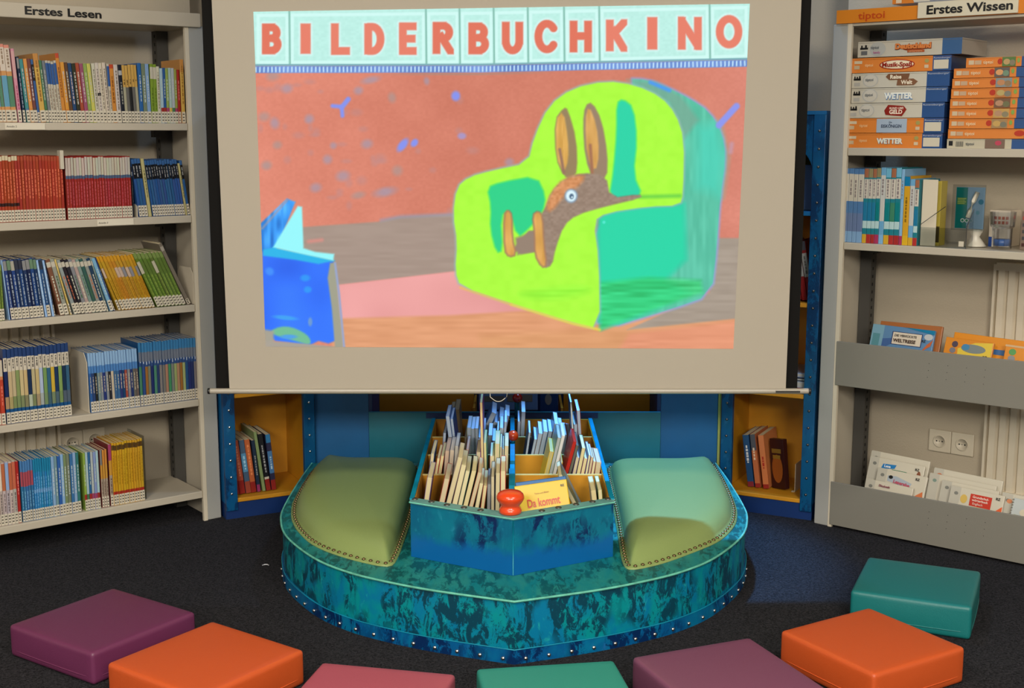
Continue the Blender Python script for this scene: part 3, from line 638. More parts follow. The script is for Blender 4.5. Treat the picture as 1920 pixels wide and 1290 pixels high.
# blister pack with pen on stand
xa = sx(FR, 1788, 1.0, .07)
r = empty('blister_pack', FR @ Matrix.Translation((xa, .075, .955)), 'teal and blue blister pack holding a white pen', 'package')
mb = MB(); mb.box(0, .088, 0, .004, .055, .182, alb((120, 150, 176)))
mb.rect(.001, .036, .056, .181, -.0006, alb((0, 108, 104)))
mb.rect(.004, .034, .128, .150, -.0009, alb((70, 120, 70)))
for k in range(4): mb.rect(.006, .028+.004*(k % 2), .131+k*.005, .133+k*.005, -.0012, alb((170, 180, 90)))
for k in range(3): mb.disc(.024+k*.013, .080, .0065, .0065, -.0012, alb((190, 196, 196)), 16); mb.disc(.024+k*.013, .080, .0038, .0038, -.0015, alb((40, 120, 90)), 14)
mb.disc(.078, .138, .008, .008, -.0012, alb((30, 110, 140))); mb.disc(.07, .105, .006, .006, -.0012, alb((90, 140, 160)))
mb.build('backing_card', 'printed', r)
MB().tube([(.042, -.006, .09), (.048, -.008, .112), (.058, -.009, .14), (.068, -.007, .168)], .0068, 12, col=alb((206, 198, 180))).build('pen', 'printed', r)
MB().box(-.006, .096, -.014, -.0135, .05, .19).build('blister', 'acrylic', r)
MB().lathe([(.004, 0), (.034, .001), (.03, .006), (.012, .03), (.022, .05), (.022, .053)], 24, col=alb((190, 184, 170)), M=Matrix.Translation((.06, .02, 0))).build('stand', 'printed', r)
# drinking glass
xa = sx(FR, 1875, .953, .045)
r = empty('drinking_glass', FR @ Matrix.Translation((xa, .055, .955)), 'clear faceted drinking glass on the middle shelf, right edge', 'glass')
n = 10
def gl(rs, nm, m_): MB().lathe(rs, 20).build(nm, m_, r) if False else None
mb = MB(); prof = [(.0285, 0), (.0285, .004), (.029, .062), (.034, .067), (.036, .072), (.038, .112), (.0368, .112), (.0345, .073), (.031, .068), (.0265, .062), (.0262, .012), (.001, .010)]
vs = []; fs = []
for rr, z in prof:
    for i in range(20):
        a = 2*math.pi*i/20; q = rr*(1 if z > .065 or i % 2 else .93); vs.append((q*math.cos(a), q*math.sin(a), z))
for j in range(len(prof)-1):
    for i in range(20): fs.append((j*20+i, j*20+(i+1) % 20, (j+1)*20+(i+1) % 20, (j+1)*20+i))
mb.add(vs, fs); mb.build('glass_body', 'glass', r)
MB().lathe([(.0255, .0105), (.026, .030)], 20, col=alb((60, 90, 140))).build('blue_liquid', 'printed', r)
x1 = sx(FR, 1848, .98, .1)
o = tag(MB().box(0, .062, 0, .1, 0, .112, alb((190, 178, 160))).build('card_pack', 'printed', None, FR @ Matrix.Translation((x1-.004, .138, .954))), 'white patterned card pack standing behind the drinking glass', 'package')
deco(o, [('r', .0, .012, .0, .03, (24, 60, 130))]+[('r', .014+.012*a, .022+.012*a, .07+.014*b_, .079+.014*b_, (160, 90, 70)) for a in range(4) for b_ in range(2)])
x1 = sx(FR, 1906, .98, .06)
o = tag(MB().box(0, .05, 0, .1, 0, .115, alb((110, 92, 80))).build('memory_box', 'printed', None, FR @ Matrix.Translation((x1+.006, .075, .954))), 'dark patterned box to the right of the drinking glass', 'box')
deco(o, [('r', .004+.011*a, .012+.011*a, .01+.02*b_, .02+.02*b_, random.choice([(60, 30, 26), (150, 60, 50), (60, 60, 64)])) for a in range(2) for b_ in range(5)])

# face-out sets in the trays
def faceout(px, y, zt, w, h, tilt, base, label, items=(), texts=(), name='picture_book', roll=-4, thick=.012, group=None, xs=1.35):
    """stands in a tray; top left corner at column px, top height zt"""
    fl = (.4972 if zt > .4 else .0222)+thick*math.sin(math.radians(tilt))
    zt += .018 if zt > .4 else .010
    x = sx(FR, px, zt, y+.06); w *= xs
    ro = math.radians(roll); hn = (zt-fl-.002)/math.cos(math.radians(tilt))-(w*math.sin(ro) if ro > 0 else 0); dz = hn-h; h = hn; zt = fl+.001+(w*math.sin(ro) if ro > 0 else 0)*math.cos(math.radians(tilt))+h*math.cos(math.radians(tilt))
    def cz(v): return min(max(v+dz, .0005), h)
    it2 = []
    for it in items:
        if it[0] == 'r':
            if it[4]+dz > .001: it2.append(('r', it[1]*xs, it[2]*xs, cz(it[3]), cz(it[4]), it[5]))
        elif it[0] == 'e':
            if it[2]+dz-it[4] > 0: it2.append(('e', it[1]*xs, it[2]+dz, it[3]*(1+(xs-1)*.6), it[4], it[5]))
        else: it2.append(('p', [(a*xs, cz(b)) for a, b in it[1]], it[2]))
    items = it2; texts = [(t[0], t[1]*xs, t[2]+dz, t[3]*(1+(xs-1)*.6), *t[4:]) for t in texts if t[2]+dz > 0]
    M = FR @ Matrix.Translation((x, y, zt-h*math.cos(math.radians(tilt)))) @ Matrix.Rotation(-math.radians(tilt), 4, 'X') @ Matrix.Rotation(math.radians(roll), 4, 'Y')
    o = MB().box(0, w, 0, thick, 0, h, alb(base)).build(name, 'printed', None, M)
    bevel(o, .002); tag(o, label, 'book', group)
    if items: deco(o, items, 'cover_print')
    for t in texts: text(o, *t[:5], y=-.004, **(t[5] if len(t) > 5 else {}))
    return o
def pencil(w, h): return ('p', [(w*.80, h*.22), (w*.84, h*.36), (w*.98, h*.62), (w*.98, h*.40), (w*.86, h*.24)], (184, 84, 40))
R2 = lambda w, h: ('RZ', w*.86, h*.86, .009, (.02,.02,.02), dict(bold=.03))
# upper tray (floor z .496, rim .630)
y = .05
faceout(1653, .085, .672, .155, .21, 16, (150, 92, 50), 'brown orange book behind the blue world travel set, upper tray', name='activity_set', roll=0, group=None)
o = faceout(1637, .055, .664, .155, .2, 18, (84, 122, 160), 'blue activity set reading DIE VERRÜCKTE WELTREISE in the upper tray',
    [('r', .0, .03, 0, .199, (110, 150, 170)), ('r', .004, .022, .12, .17, (80, 130, 140)), ('r', .052, .127, .140, .183, (30, 44, 90)), ('r', .054, .125, .142, .181, (196, 186, 170)), ('e', .142, .176, .012, .010, (170, 176, 180)), ('p', [(.128, .125), (.15, .148), (.154, .17), (.14, .15)], (176, 90, 50)), ('p', [(.08, .199), (.155, .185), (.155, .199)], (10, 110, 150)), ('p', [(.03, .12), (.052, .14), (.052, .16), (.03, .155)], (60, 90, 140))],
    [('DIE VERRÜCKTE', .059, .167, .0085, (.03,.03,.03), dict(bold=.01)), ('WELTREISE', .058, .149, .0125, (.06,.03,.02), dict(bold=.03)), ('RZ', .128, .158, .008, (.02,.02,.02), dict(bold=.03))], name='activity_set', roll=1)
o = faceout(1789, .085, .660, .19, .2, 16, (200, 128, 30), 'orange activity set with blue pen, behind the yellow one, upper tray',
    [('e', .03, .165, .011, .012, (70, 66, 74)), ('p', [(.06, .152), (.10, .162), (.18, .165), (.18, .146), (.09, .146)], (50, 92, 140)), ('r', .155, .170, .150, .164, (180, 176, 166))], [('RZ', .157, .153, .009, (.02,.02,.02), dict(bold=.03)), ('Lese', .075, .152, .009, alb((220,220,220)), dict(bold=.02))], name='activity_set', roll=2)
o = faceout(1773, .045, .648, .112, .18, 18, (196, 124, 34), 'yellow and orange activity set at the front of the upper tray',
    [('p', [(.04, .0), (.11, .0), (.11, .178), (.07, .172), (.032, .148)], (202, 176, 60)), ('e', .024, .160, .008, .010, (70, 60, 76)), ('e', .021, .140, .008, .009, (110, 110, 120)), ('e', .068, .152, .032, .014, (110, 120, 120)), ('e', .05, .155, .010, .010, (60, 120, 160))], [('RZ', .093, .127, .009, (.02,.02,.02), dict(bold=.03))], name='activity_set', roll=2)
o = faceout(1886, .05, .644, .1, .17, 16, (200, 128, 40), 'orange activity box at the right end of the upper tray',
    [('e', .018, .148, .009, .010, (80, 140, 80)), ('e', .018, .128, .009, .009, (130, 130, 134)), ('r', .0, .1, .163, .169, (190, 160, 120))], name='activity_set', roll=2)
# lower tray (floor .021, rim .157)
G = 'learning sets in white bags standing in the lower tray'
def bag(px, y, zt, w, h, tilt, label, items=(), texts=(), roll=2, dot=(110, 110, 104), dotx=.014):
    its = [('r', .0, .024, 0, h-.001, (170, 166, 154)), ('e', dotx, h-.022, .0055, .0055, dot)]+list(items)
    return faceout(px, y, zt, w, h, tilt, (186, 180, 164), label, its, texts, name='learning_set', roll=roll, thick=.01, group=G)
bag(1632, .10, .235, .150, .215, 15, 'white bagged learning set standing rearmost left in the lower tray')
bag(1629, .07, .222, .140, .2, 17, 'white bagged set with blue speech label and green pen, lower tray', [('p', [(.032, .165), (.066, .172), (.07, .185), (.036, .182)], (30, 110, 170)), ('r', .060, .098, .164, .169, (40, 110, 80)), ('e', .128, .15, .007, .03, (120, 70, 46))], [('Lese', .04, .172, .010, alb((220, 225, 230)), dict(bold=.03)), ('RZ', .118, .18, .009, (.02,.02,.02), dict(bold=.03))])
bag(1645, .045, .195, .125, .17, 18, 'white bagged set with a raven emblem and pink lettering, front left of lower tray', [('p', [(.028, .132), (.085, .120), (.09, .138), (.05, .152), (.028, .150)], (150, 160, 170)), ('e', .036, .146, .006, .006, (20, 20, 20)), ('e', .075, .095, .026, .022, (130, 160, 180)), ('p', [(.088, .085), (.12, .12), (.122, .1), (.1, .086)], (190, 104, 60)), ('r', .028, .11, .0, .02, (170, 170, 166))],
    [('Leserabe', .044, .130, .013, alb((170, 70, 90)), dict(bold=.03, rot=-.1)), ('Jan und', .038, .108, .008, alb((150, 70, 70)), {}), ('die Piraten', .038, .098, .008, alb((150, 70, 70)), {}), ('RZ', .098, .152, .009, (.02,.02,.02), dict(bold=.03))])
bag(1626, .022, .160, .12, .13, 18, 'white bagged set showing only its top edge, frontmost left in the lower tray', [], [('Elisabeth', .035, .112, .009, alb((120, 50, 70)), dict(bold=.02))])
bag(1751, .10, .213, .165, .2, 15, 'white bagged learning set at the back of the right group, lower tray', [('e', .015, .178, .007, .007, (176, 110, 80))], dotx=.014)
bag(1743, .075, .200, .160, .19, 16, 'white bagged set with yellow and green lettering, right group, lower tray', [('r', .042, .075, .158, .164, (196, 120, 50)), ('r', .076, .12, .152, .158, (150, 160, 60)), ('p', [(.05, .165), (.07, .165), (.068, .173), (.052, .172)], (206, 176, 50)), ('e', .152, .13, .006, .03, (110, 64, 44))], [('Lesen', .044, .158, .008, alb((150, 60, 20)), dict(bold=.02)), ('lernen', .088, .151, .008, alb((90, 110, 30)), dict(bold=.02)), ('RZ', .132, .165, .009, (.02,.02,.02), dict(bold=.03))], dot=(110, 130, 120))
bag(1766, .05, .190, .135, .17, 17, 'white bagged set with red picture behind the front dictionary, lower tray', [('e', .04, .12, .010, .016, (180, 140, 70)), ('e', .037, .09, .014, .010, (130, 60, 40))])
bag(1783, .026, .184, .125, .16, 18, 'white bagged set with red Grundschul-wörterbuch label, front of the lower tray', [('r', .048, .098, .108, .146, (176, 44, 24)), ('e', .04, .085, .018, .012, (136, 60, 36)), ('e', .07, .095, .026, .012, (196, 176, 60)), ('e', .034, .125, .009, .014, (190, 160, 80)), ('p', [(.096, .075), (.112, .11), (.124, .125), (.124, .1), (.108, .08)], (206, 84, 36)), ('e', .085, .085, .012, .014, (110, 100, 90))],
    [('Grundschul-', .054, .134, .0085, alb((230, 200, 190)), dict(bold=.02)), ('wörterbuch', .054, .124, .0085, alb((230, 200, 190)), dict(bold=.02)), ('Englisch', .056, .113, .0085, alb((230, 200, 190)), {}), ('RZ', .107, .142, .009, (.02,.02,.02), dict(bold=.03))])
bag(1880, .045, .186, .1, .17, 16, 'white bagged set with orange dot at the right end, lower tray', [('e', .018, .146, .007, .007, (190, 120, 80))])
o = faceout(1897, .02, .182, .1, .16, 17, (170, 176, 176), 'spiral bound book with green meadow cover at right end of lower tray', [('r', .008, .1, .0, .11, (150, 160, 110)), ('e', .05, .09, .03, .03, (160, 170, 80)), ('e', .03, .12, .012, .012, (190, 180, 160)), ('e', .02, .08, .01, .02, (190, 130, 90))], name='spiral_book', roll=4)
sp = MB()
for k in range(18): sp.tube([(-.003, .004, .01+k*.0085), (-.001, -.002, .012+k*.0085), (.004, -.002, .012+k*.0085)], .0007, 5)
tag(sp.build('spiral_wire', 'steel', o), kind='stuff')

# ------------------------------------------------------------------ projection screen
SY = 3.6; SK = SY/4.0; SB = H+(.488-H)*SK
r = empty('projection_screen', (0, SY, SB), 'large white pull-down projection screen showing a rabbit in a green armchair', 'projection screen')
mb = MB(); zt = 2.72
lx = lambda z: (-.900-((z-H)/SK+H-.5)*.0092)*SK; rx = lambda z: (.872+((z-H)/SK+H-.5)*.005)*SK
z0 = SB+.008
mb.add([(lx(z0), 0, z0), (rx(z0), 0, z0), (rx(zt), 0, zt), (lx(zt), 0, zt), (lx(z0), .0015, z0), (rx(z0), .0015, z0), (rx(zt), .0015, zt), (lx(zt), .0015, zt)], [(0,1,2,3), (5,4,7,6), (0,4,5,1), (1,5,6,2), (2,6,7,3), (3,7,4,0)], M=Matrix.Translation((0, 0, -SB)))
mb.build('screen_fabric', 'screen_fabric', r)
MB().box(-.946*SK, .912*SK, .015, .017, .006, zt-SB).build('black_backing', 'screen_black', r)
def rodM(x): return Matrix.Translation((x*SK, -.002, .002)) @ Matrix.Rotation(math.pi/2, 4, 'Y')
MB().lathe([(.0078, 0), (.0080, .004), (.0080, 1.902*SK), (.0078, 1.906*SK)], 20, M=rodM(-.962)).build('bottom_bar', 'rod_metal', r)
MB().lathe([(.0076, 0), (.0087, .001), (.0087, .006), (.0076, .007)], 20, M=rodM(-.969)).build('end_cap', 'black_plastic', r)
MB().lathe([(.0076, 0), (.0089, .001), (.0089, .006), (.0076, .007)], 20, M=rodM(.944)).build('end_cap', 'black_plastic', r)
MB().box(.838*SK, .915*SK, -.0125, -.010, -.001, .0045, alb((60, 58, 54))).build('bar_sticker', 'printed', r)
OS = Vector((0, SY, SB))
MB().tube([gY(919, 735, SY-.008)-OS]+[gY(919+31*t, 744+9*math.sin(math.pi*t), SY-.008)-OS for t in np.linspace(0, 1, 12)]+[gY(951, 735, SY-.008)-OS], .0011, 6, col=alb((200, 194, 180))).build('pull_cord', 'printed', r)

# ---- the projected picture: a fine grid painted by drawing functions
def paint():
    NU, NV = 640, 440
    TL, TR, BRc, BLc = [gY(*p, SY-.0008) for p in ((475, 22), (1406, 7), (1375, 654), (498, 650))]
    u, v = np.meshgrid(np.linspace(0, 1, NU), np.linspace(0, 1, NV)); u = u.ravel(); v = v.ravel()
    def A(p): return np.array(p)
    P = (A(TL)[None]*((1-u)*(1-v))[:, None]+A(TR)[None]*(u*(1-v))[:, None]+A(BRc)[None]*(u*v)[:, None]+A(BLc)[None]*((1-u)*v)[:, None])
    # drawing coordinates of the picture
    yc = P[:, 1]*cT-(P[:, 2]-H)*sT; up = P[:, 1]*sT+(P[:, 2]-H)*cT
    X = 960+FO*P[:, 0]/yc; Y = 645-FO*up/yc
    rng = np.random.RandomState(4)
    def vnoise(sx_, sy_, seed):
        rg = np.random.RandomState(seed); g = rg.rand(70, 90); a = X/sx_ % 88; b_ = Y/sy_ % 68
        i = np.floor(a).astype(int); j = np.floor(b_).astype(int); fa = a-i; fb = b_-j; fa = fa*fa*(3-2*fa); fb = fb*fb*(3-2*fb)
        return (g[j, i]*(1-fa)+g[j, i+1]*fa)*(1-fb)+(g[j+1, i]*(1-fa)+g[j+1, i+1]*fa)*fb
    C = np.zeros((len(X), 3))
    n1 = vnoise(60, 50, 1); n2 = vnoise(14, 10, 2); n3 = vnoise(5, 4, 3); ns = vnoise(40, 5, 5); nvt = vnoise(6, 30, 6)
    def col(c, amp=0, nz=None):
        b_ = np.array(c, float)[None].repeat(len(X), 0)
        if amp: b_ = b_+amp*((nz if nz is not None else n2)-.5)[:, None]
        return b_
    def blend(m_, c):
        nonlocal C
        if isinstance(c, tuple): c = col(c)
        C = C*(1-m_[:, None])+c*m_[:, None]
    def sd_poly(pts):
        pts = np.array(pts, float); n = len(pts); d = np.full(len(X), 1e9); ins = np.zeros(len(X), bool)
        bx0, bx1, by0, by1 = pts[:,0].min()-25, pts[:,0].max()+25, pts[:,1].min()-25, pts[:,1].max()+25
        sel = np.where((X > bx0) & (X < bx1) & (Y > by0) & (Y < by1))[0]; x = X[sel]; y = Y[sel]; dd = np.full(len(sel), 1e9); ii = np.zeros(len(sel), bool)
        for i in range(n):
            a = pts[i]; b_ = pts[(i+1) % n]; e = b_-a; w0 = x-a[0]; w1 = y-a[1]; t = np.clip((w0*e[0]+w1*e[1])/(e@e+1e-9), 0, 1)
            dd = np.minimum(dd, np.hypot(w0-t*e[0], w1-t*e[1]))
            c1 = (a[1] > y) != (b_[1] > y)
            with np.errstate(divide='ignore', invalid='ignore'):
                xi = (b_[0]-a[0])*(y-a[1])/((b_[1]-a[1]) if b_[1] != a[1] else 1e-9)+a[0]
            ii ^= c1 & (x < xi)
        d[sel] = np.where(ii, -dd, dd); return d
    def sd_line(pts, r):
        d = np.full(len(X), 1e9); pts = np.array(pts, float)
        sel = np.where((X > pts[:,0].min()-25) & (X < pts[:,0].max()+25) & (Y > pts[:,1].min()-25) & (Y < pts[:,1].max()+25))[0]; x = X[sel]; y = Y[sel]; dd = np.full(len(sel), 1e9)
        for i in range(len(pts)-1):
            a = pts[i]; e = pts[i+1]-a; t = np.clip(((x-a[0])*e[0]+(y-a[1])*e[1])/(e@e+1e-9), 0, 1); dd = np.minimum(dd, np.hypot(x-a[0]-t*e[0], y-a[1]-t*e[1]))
        d[sel] = dd-r; return d
    def m(d, soft=1.5): return np.clip(.5-d/(2*soft), 0, 1)
    def rnd(pts, k=2):
        for _ in range(k):
            q = []
            for i in range(len(pts)):
                a, b_ = pts[i], pts[(i+1) % len(pts)]; q += [(a[0]*.75+b_[0]*.25, a[1]*.75+b_[1]*.25), (a[0]*.25+b_[0]*.75, a[1]*.25+b_[1]*.75)]
            pts = q
        return pts
    c3 = lambda L: [(380+x/3.224, 360+y/3.224) for x, y in L]
    c1 = lambda L: [(380+x/3.224, y/3.224) for x, y in L]
    c4 = lambda L: [(820+x/2.529, 130+y/2.529) for x, y in L]
    # wall
    g = np.clip((X-480)/420, 0, 1)[:, None]; g2 = np.clip((X-1250)/150, 0, 1)[:, None]
    C = np.array((226, 136, 114))*(1-g)+np.array((209, 122, 100))*g; C = C*(1-g2)+np.array((220, 134, 116))*g2
    C = C+10*(n1-.5)[:, None]+6*(n3-.5)[:, None]
    # faint blotches
    for i in range(60):
        bx, by = rng.uniform(485, 900), rng.uniform(140, 400); rx_, ry_ = rng.uniform(4, 11), rng.uniform(3, 8)
        d = np.hypot((X-bx)/rx_, (Y-by)/ry_)-1
        if i % 3 == 0 or bx < 660: blend(.45*np.clip(.5-d, 0, 1), (190, 138, 138))
    def spot(x, y, rx_, ry_, rot, c, a=1, soft=.35):
        ca, sa = math.cos(rot), math.sin(rot); dx, dy = X-x, Y-y; d = np.hypot((dx*ca+dy*sa)/rx_, (-dx*sa+dy*ca)/ry_)-1
        blend(a*np.clip(.5-d/(2*soft), 0, 1), c)
    V = (132, 146, 240); G_ = (150, 158, 180)
    for (x, y) in c1([(1530, 580)]): spot(x, y, 8, 9, 0, V)
    spot(866, 255, 8, 6, 0, (165, 150, 205), .9); spot(755, 272, 14, 7, -.9, V); spot(777, 268, 8, 6, -.9, V)
    blend(m(sd_line(c1([(785, 640), (840, 645), (845, 700)]), 3.6), 2), V); blend(m(sd_line(c1([(840, 650), (880, 600)]), 4.5), 2), V)
    for (x, y, a, b_) in [(495, 219, 10, 8), (515, 231, 8, 10), (500, 310, 9, 8), (695, 150, 16, 6), (800, 152, 5, 7), (643, 330, 12, 9), (722, 360, 20, 8), (688, 270, 10, 8), (614, 299, 8, 8), (512, 142, 12, 9), (538, 166, 10, 8), (672, 170, 8, 7), (735, 183, 7, 9), (625, 273, 6, 6), (580, 223, 8, 8), (745, 320, 9, 9), (592, 352, 10, 8), (520, 272, 8, 7), (672, 366, 12, 6), (955, 304, 8, 7)]:
        spot(x, y, a, b_, -.2, (156, 154, 182) if (int(x)+int(y)) % 3 else (165, 150, 150), .6, .5)
    # skirting board and floor
    blend(m(sd_poly(c3([(560, 215), (1060, 180), (1180, 150), (1520, 132), (1540, 480), (830, 562), (560, 562)])), 2), col((166, 146, 134), 8, ns))
    blend(m(sd_line(c3([(1080, 170), (1200, 148), (1500, 135)]), 3), 3)*.6, (150, 150, 175))
    blend(m(sd_line(c3([(640, 300), (720, 290)]), 3), 3)*.8, (226, 140, 130))
    blend(m(sd_poly(c3([(780, 566), (1540, 478), (2100, 640), (2100, 800), (780, 780)])), 2), col((235, 160, 158), 16, n1))
    blend(m(sd_poly(c3([(780, 765), (1500, 745), (2000, 715), (3300, 700), (3300, 1000), (780, 1000)])), 3), col((225, 157, 114), 15, ns))
    blend(m(sd_poly([(900, 628), (1100, 618), (1390, 600), (1390, 670), (900, 670)]), 8)*.45, col((215, 155, 100), 10, ns))
    blend(m(sd_poly(c4([(1330, 800), (1440, 800), (1440, 1180), (900, 1235), (1290, 1060)])), 2), col((166, 152, 138), 14, ns))
    blend(m(sd_poly([(1180, 625), (1390, 600), (1390, 670), (1150, 670)]), 5)*.8, col((232, 150, 118), 14, ns))
    # open book at left
    blend(m(sd_poly(c3([(340, 200), (510, 40), (560, 60), (440, 360), (340, 360)])), 2), col((40, 150, 245), 90, nvt))
    blend(m(sd_line(c3([(360, 220), (510, 50)]), 2.4), 2)*.7, (160, 150, 170))
    blend(m(sd_poly(c3([(360, 360), (600, 390), (790, 420), (800, 900), (760, 915), (700, 900), (640, 930), (520, 910), (440, 900), (370, 850)])), 2), col((30, 112, 255), 30, n1))
    blend(m(sd_poly(rnd(c3([(380, 850), (500, 800), (640, 860), (660, 930), (560, 900)]))), 2), (110, 190, 150)); blend(m(sd_poly(c3([(370, 830), (430, 840), (430, 960), (370, 960)])), 3), (165, 160, 145))
    blend(m(sd_poly(c3([(370, 900), (600, 915), (850, 940), (850, 960), (370, 960)])), 2), (168, 160, 148))
    spot(*c3([(520, 875)])[0], 15, 4, 0, (70, 160, 235)); spot(*c3([(500, 760)])[0], 22, 4, .1, (50, 170, 240), .8); spot(*c3([(620, 520)])[0], 9, 6, 0, (20, 160, 250), .8); spot(*c3([(635, 590)])[0], 7, 6, 0, (20, 160, 250), .8)
    spot(*c3([(650, 785)])[0], 4, 8, 0, (120, 160, 200), .8); spot(*c3([(405, 480)])[0], 8, 7, .6, (60, 150, 255), .8)
    blend(m(sd_poly(c3([(365, 350), (430, 335), (800, 415), (700, 435), (560, 410), (365, 385)])), 2), (16, 182, 236))
    blend(m(sd_poly(c3([(425, 335), (575, 85), (600, 90), (610, 340), (680, 362), (795, 375), (790, 415), (600, 375)])), 2), (150, 250, 255))
    blend(m(sd_poly(c3([(770, 430), (800, 425), (850, 940), (800, 940), (780, 700), (755, 520)])), 2), (160, 160, 140))
    blend(m(sd_line(c3([(800, 430), (825, 620), (855, 935)]), 2.0), 1.5), (150, 165, 205))
    # armchair: side/back, body, shadowed insides
    glow = (150, 160, 200)
    side = rnd(c4([(900, 45), (1000, 50), (1090, 85), (1200, 140), (1290, 200), (1350, 300), (1368, 420), (1340, 620), (1325, 850), (1300, 1070), (1100, 1140), (780, 1235), (700, 1100), (760, 700), (1000, 500), (1000, 200)]), 1)
    d = sd_poly(side); blend(m(d-3, 3)*.8, (140, 165, 235)); blend(m(d, 1.5), col((84, 196, 166), 18, nvt))
    blend(m(sd_poly(c4([(1230, 270), (1330, 260), (1365, 420), (1340, 600), (1230, 560)])), 14)*.7, (62, 215, 190))
    blend(m(sd_poly(c4([(900, 50), (1040, 60), (1160, 130), (1240, 240), (1170, 330), (1100, 160), (960, 80)])), 5)*.7, (120, 165, 145))
    blend(m(sd_line(c4([(1010, 62), (1100, 100)]), 3), 3), (60, 150, 255))
    blend(m(sd_line([(1348, 235), (1381, 199)], 6), 2), (140, 150, 240)); blend(m(sd_line([(1372, 270), (1370, 285)], 4), 3)*.6, (190, 160, 190))
    sd = sd_poly(c4([(760, 700), (830, 660), (1000, 640), (1170, 640), (1180, 900), (1080, 1000), (1200, 1060), (1000, 1150), (775, 1232)]))
    blend(m(sd, 7), (0, 216, 168))
    blend(m(sd_poly(c4([(770, 1010), (1000, 985), (1250, 1000), (1260, 1060), (1000, 1150), (775, 1232)])), 5)*.75, col((40, 205, 110), 60, ns))
    YG = col((172, 255, 56), 8, n2)
    body = rnd(c4([(92, 560), (150, 510), (260, 480), (430, 445), (460, 320), (530, 170), (640, 90), (800, 55), (940, 75), (1060, 130), (1130, 210), (1170, 330), (1165, 590), (1150, 645), (1000, 650), (800, 680), (740, 720), (765, 900), (770, 1232), (640, 1200), (350, 1110), (110, 1030), (85, 960), (95, 820), (75, 690)]), 1)
    d = sd_poly(body); blend(m(d-3, 2.5)*.8, (150, 190, 180)); blend(m(d, 1.5), YG)
    blend(m(sd_line(c4([(350, 1115), (640, 1205), (770, 1235)]), 2.4), 2)*.8, (236, 220, 70)); blend(m(sd_line(c4([(110, 1035), (350, 1115)]), 2.0), 2)*.8, (236, 190, 90))
    blend(m(sd_poly(c4([(770, 700), (1000, 640), (1150, 640), (1160, 660), (770, 740)])), 4)*.0, YG)
    blend(m(sd_poly(rnd(c4([(340, 1060), (700, 1020), (740, 1060), (500, 1100)]))), 8)*.35, col((110, 235, 40), 60, ns))
    GI = (14, 212, 138)
    blend(m(sd_poly(rnd(c4([(235, 560), (300, 535), (470, 505), (515, 600), (500, 680), (430, 760), (380, 800), (340, 660), (300, 700), (310, 860), (280, 870), (250, 760), (255, 650)]), 1)), 3), GI)
    blend(m(sd_poly(rnd(c4([(850, 160), (880, 140), (930, 180), (948, 330), (930, 500), (975, 600), (900, 620), (815, 610), (835, 480), (850, 300)]), 1)), 3), (4, 214, 168))
    blend(m(sd_line(c4([(960, 605), (1150, 600)]), 3.5), 3)*.6, (70, 190, 70))
    # the chair front arm edge
    # rabbit
    BR1, BR2 = (150, 130, 112), (205, 150, 85)
    ear = rnd(c4([(555, 240), (600, 180), (620, 190), (660, 330), (665, 480), (640, 520), (600, 510), (560, 420)]), 1); d = sd_poly(ear); blend(m(d, 2), (150, 128, 90)); blend(m(sd_poly(rnd(c4([(560, 240), (598, 195), (620, 330), (622, 430), (600, 490), (565, 420)]), 1)), 2), col((222, 170, 82), 30, nvt)); blend(m(sd_line(c4([(580, 380), (600, 490)]), 2.6), 2), (150, 110, 90))
    ear = rnd(c4([(690, 260), (700, 170), (735, 155), (780, 240), (808, 400), (805, 520), (740, 530), (700, 420)]), 1); d = sd_poly(ear); blend(m(d, 2), (152, 128, 104)); blend(m(sd_poly(rnd(c4([(700, 240), (718, 170), (755, 260), (768, 400), (750, 490), (710, 420)]), 1)), 2), col((218, 165, 88), 34, nvt)); blend(m(sd_line(c4([(725, 360), (735, 500)]), 2.8), 2), (165, 110, 80))
    body = rnd(c4([(510, 660), (540, 580), (600, 520), (680, 490), (800, 500), (820, 610), (960, 590), (970, 610), (800, 650), (660, 690), (600, 740), (560, 850), (545, 930), (505, 945), (490, 900), (500, 760), (490, 690)]), 1)
    blend(m(sd_poly(body), 2), col((152, 130, 114), 18, n3))
    blend(m(sd_poly(rnd(c4([(510, 660), (540, 580), (600, 515), (700, 495), (690, 540), (600, 600), (540, 680)]), 1)), 4), col((212, 142, 90), 30, n3))
    blend(m(sd_line(c4([(380, 850), (440, 780), (480, 780), (470, 850), (400, 860)]), 6), 2), (148, 128, 112))
    blend(m(sd_poly(c4([(370, 800), (460, 770), (480, 860), (380, 880)])), 3), (148, 128, 112))
    for lg in ([(315, 690), (335, 665), (355, 690), (355, 800), (375, 880), (340, 890), (318, 860)], [(450, 690), (480, 670), (500, 700), (505, 820), (520, 930), (495, 940), (462, 880), (462, 780)]):
        d = sd_poly(rnd(c4(lg), 1)); blend(m(d-1.5, 2), (165, 120, 90)); blend(m(d+1.5, 2), col((222, 165, 82), 30, nvt))
    ex, ey = c4([(634, 600)])[0]; spot(ex, ey, 12, 13, 0, (130, 160, 190), 1, .2); spot(ex, ey, 9.5, 10.5, 0, (222, 248, 255), 1, .2); spot(ex+1, ey+1, 4.2, 5, 0, (70, 100, 130), 1, .3); spot(ex+2, ey+2.5, 2, 2, 0, (210, 235, 245), .9)
    spot(*c4([(790, 725)])[0], 3, 3, 0, (80, 235, 210), .9)
    # title band
    band = np.interp(X, [475, 1406], [120, 118-0.0]); top = np.interp(X, [475, 900, 1406], [122, 121, 110])
    bm = np.clip((top-Y)/2+.5, 0, 1); blend(bm, col((190, 242, 232), 8, n3))
    cells = [479, 543, 799, 862, 926, 990, 1058, 1124, 1331, 1404]
    tz_ = np.interp(X, [475, 900, 1406], [24, 20, 9])
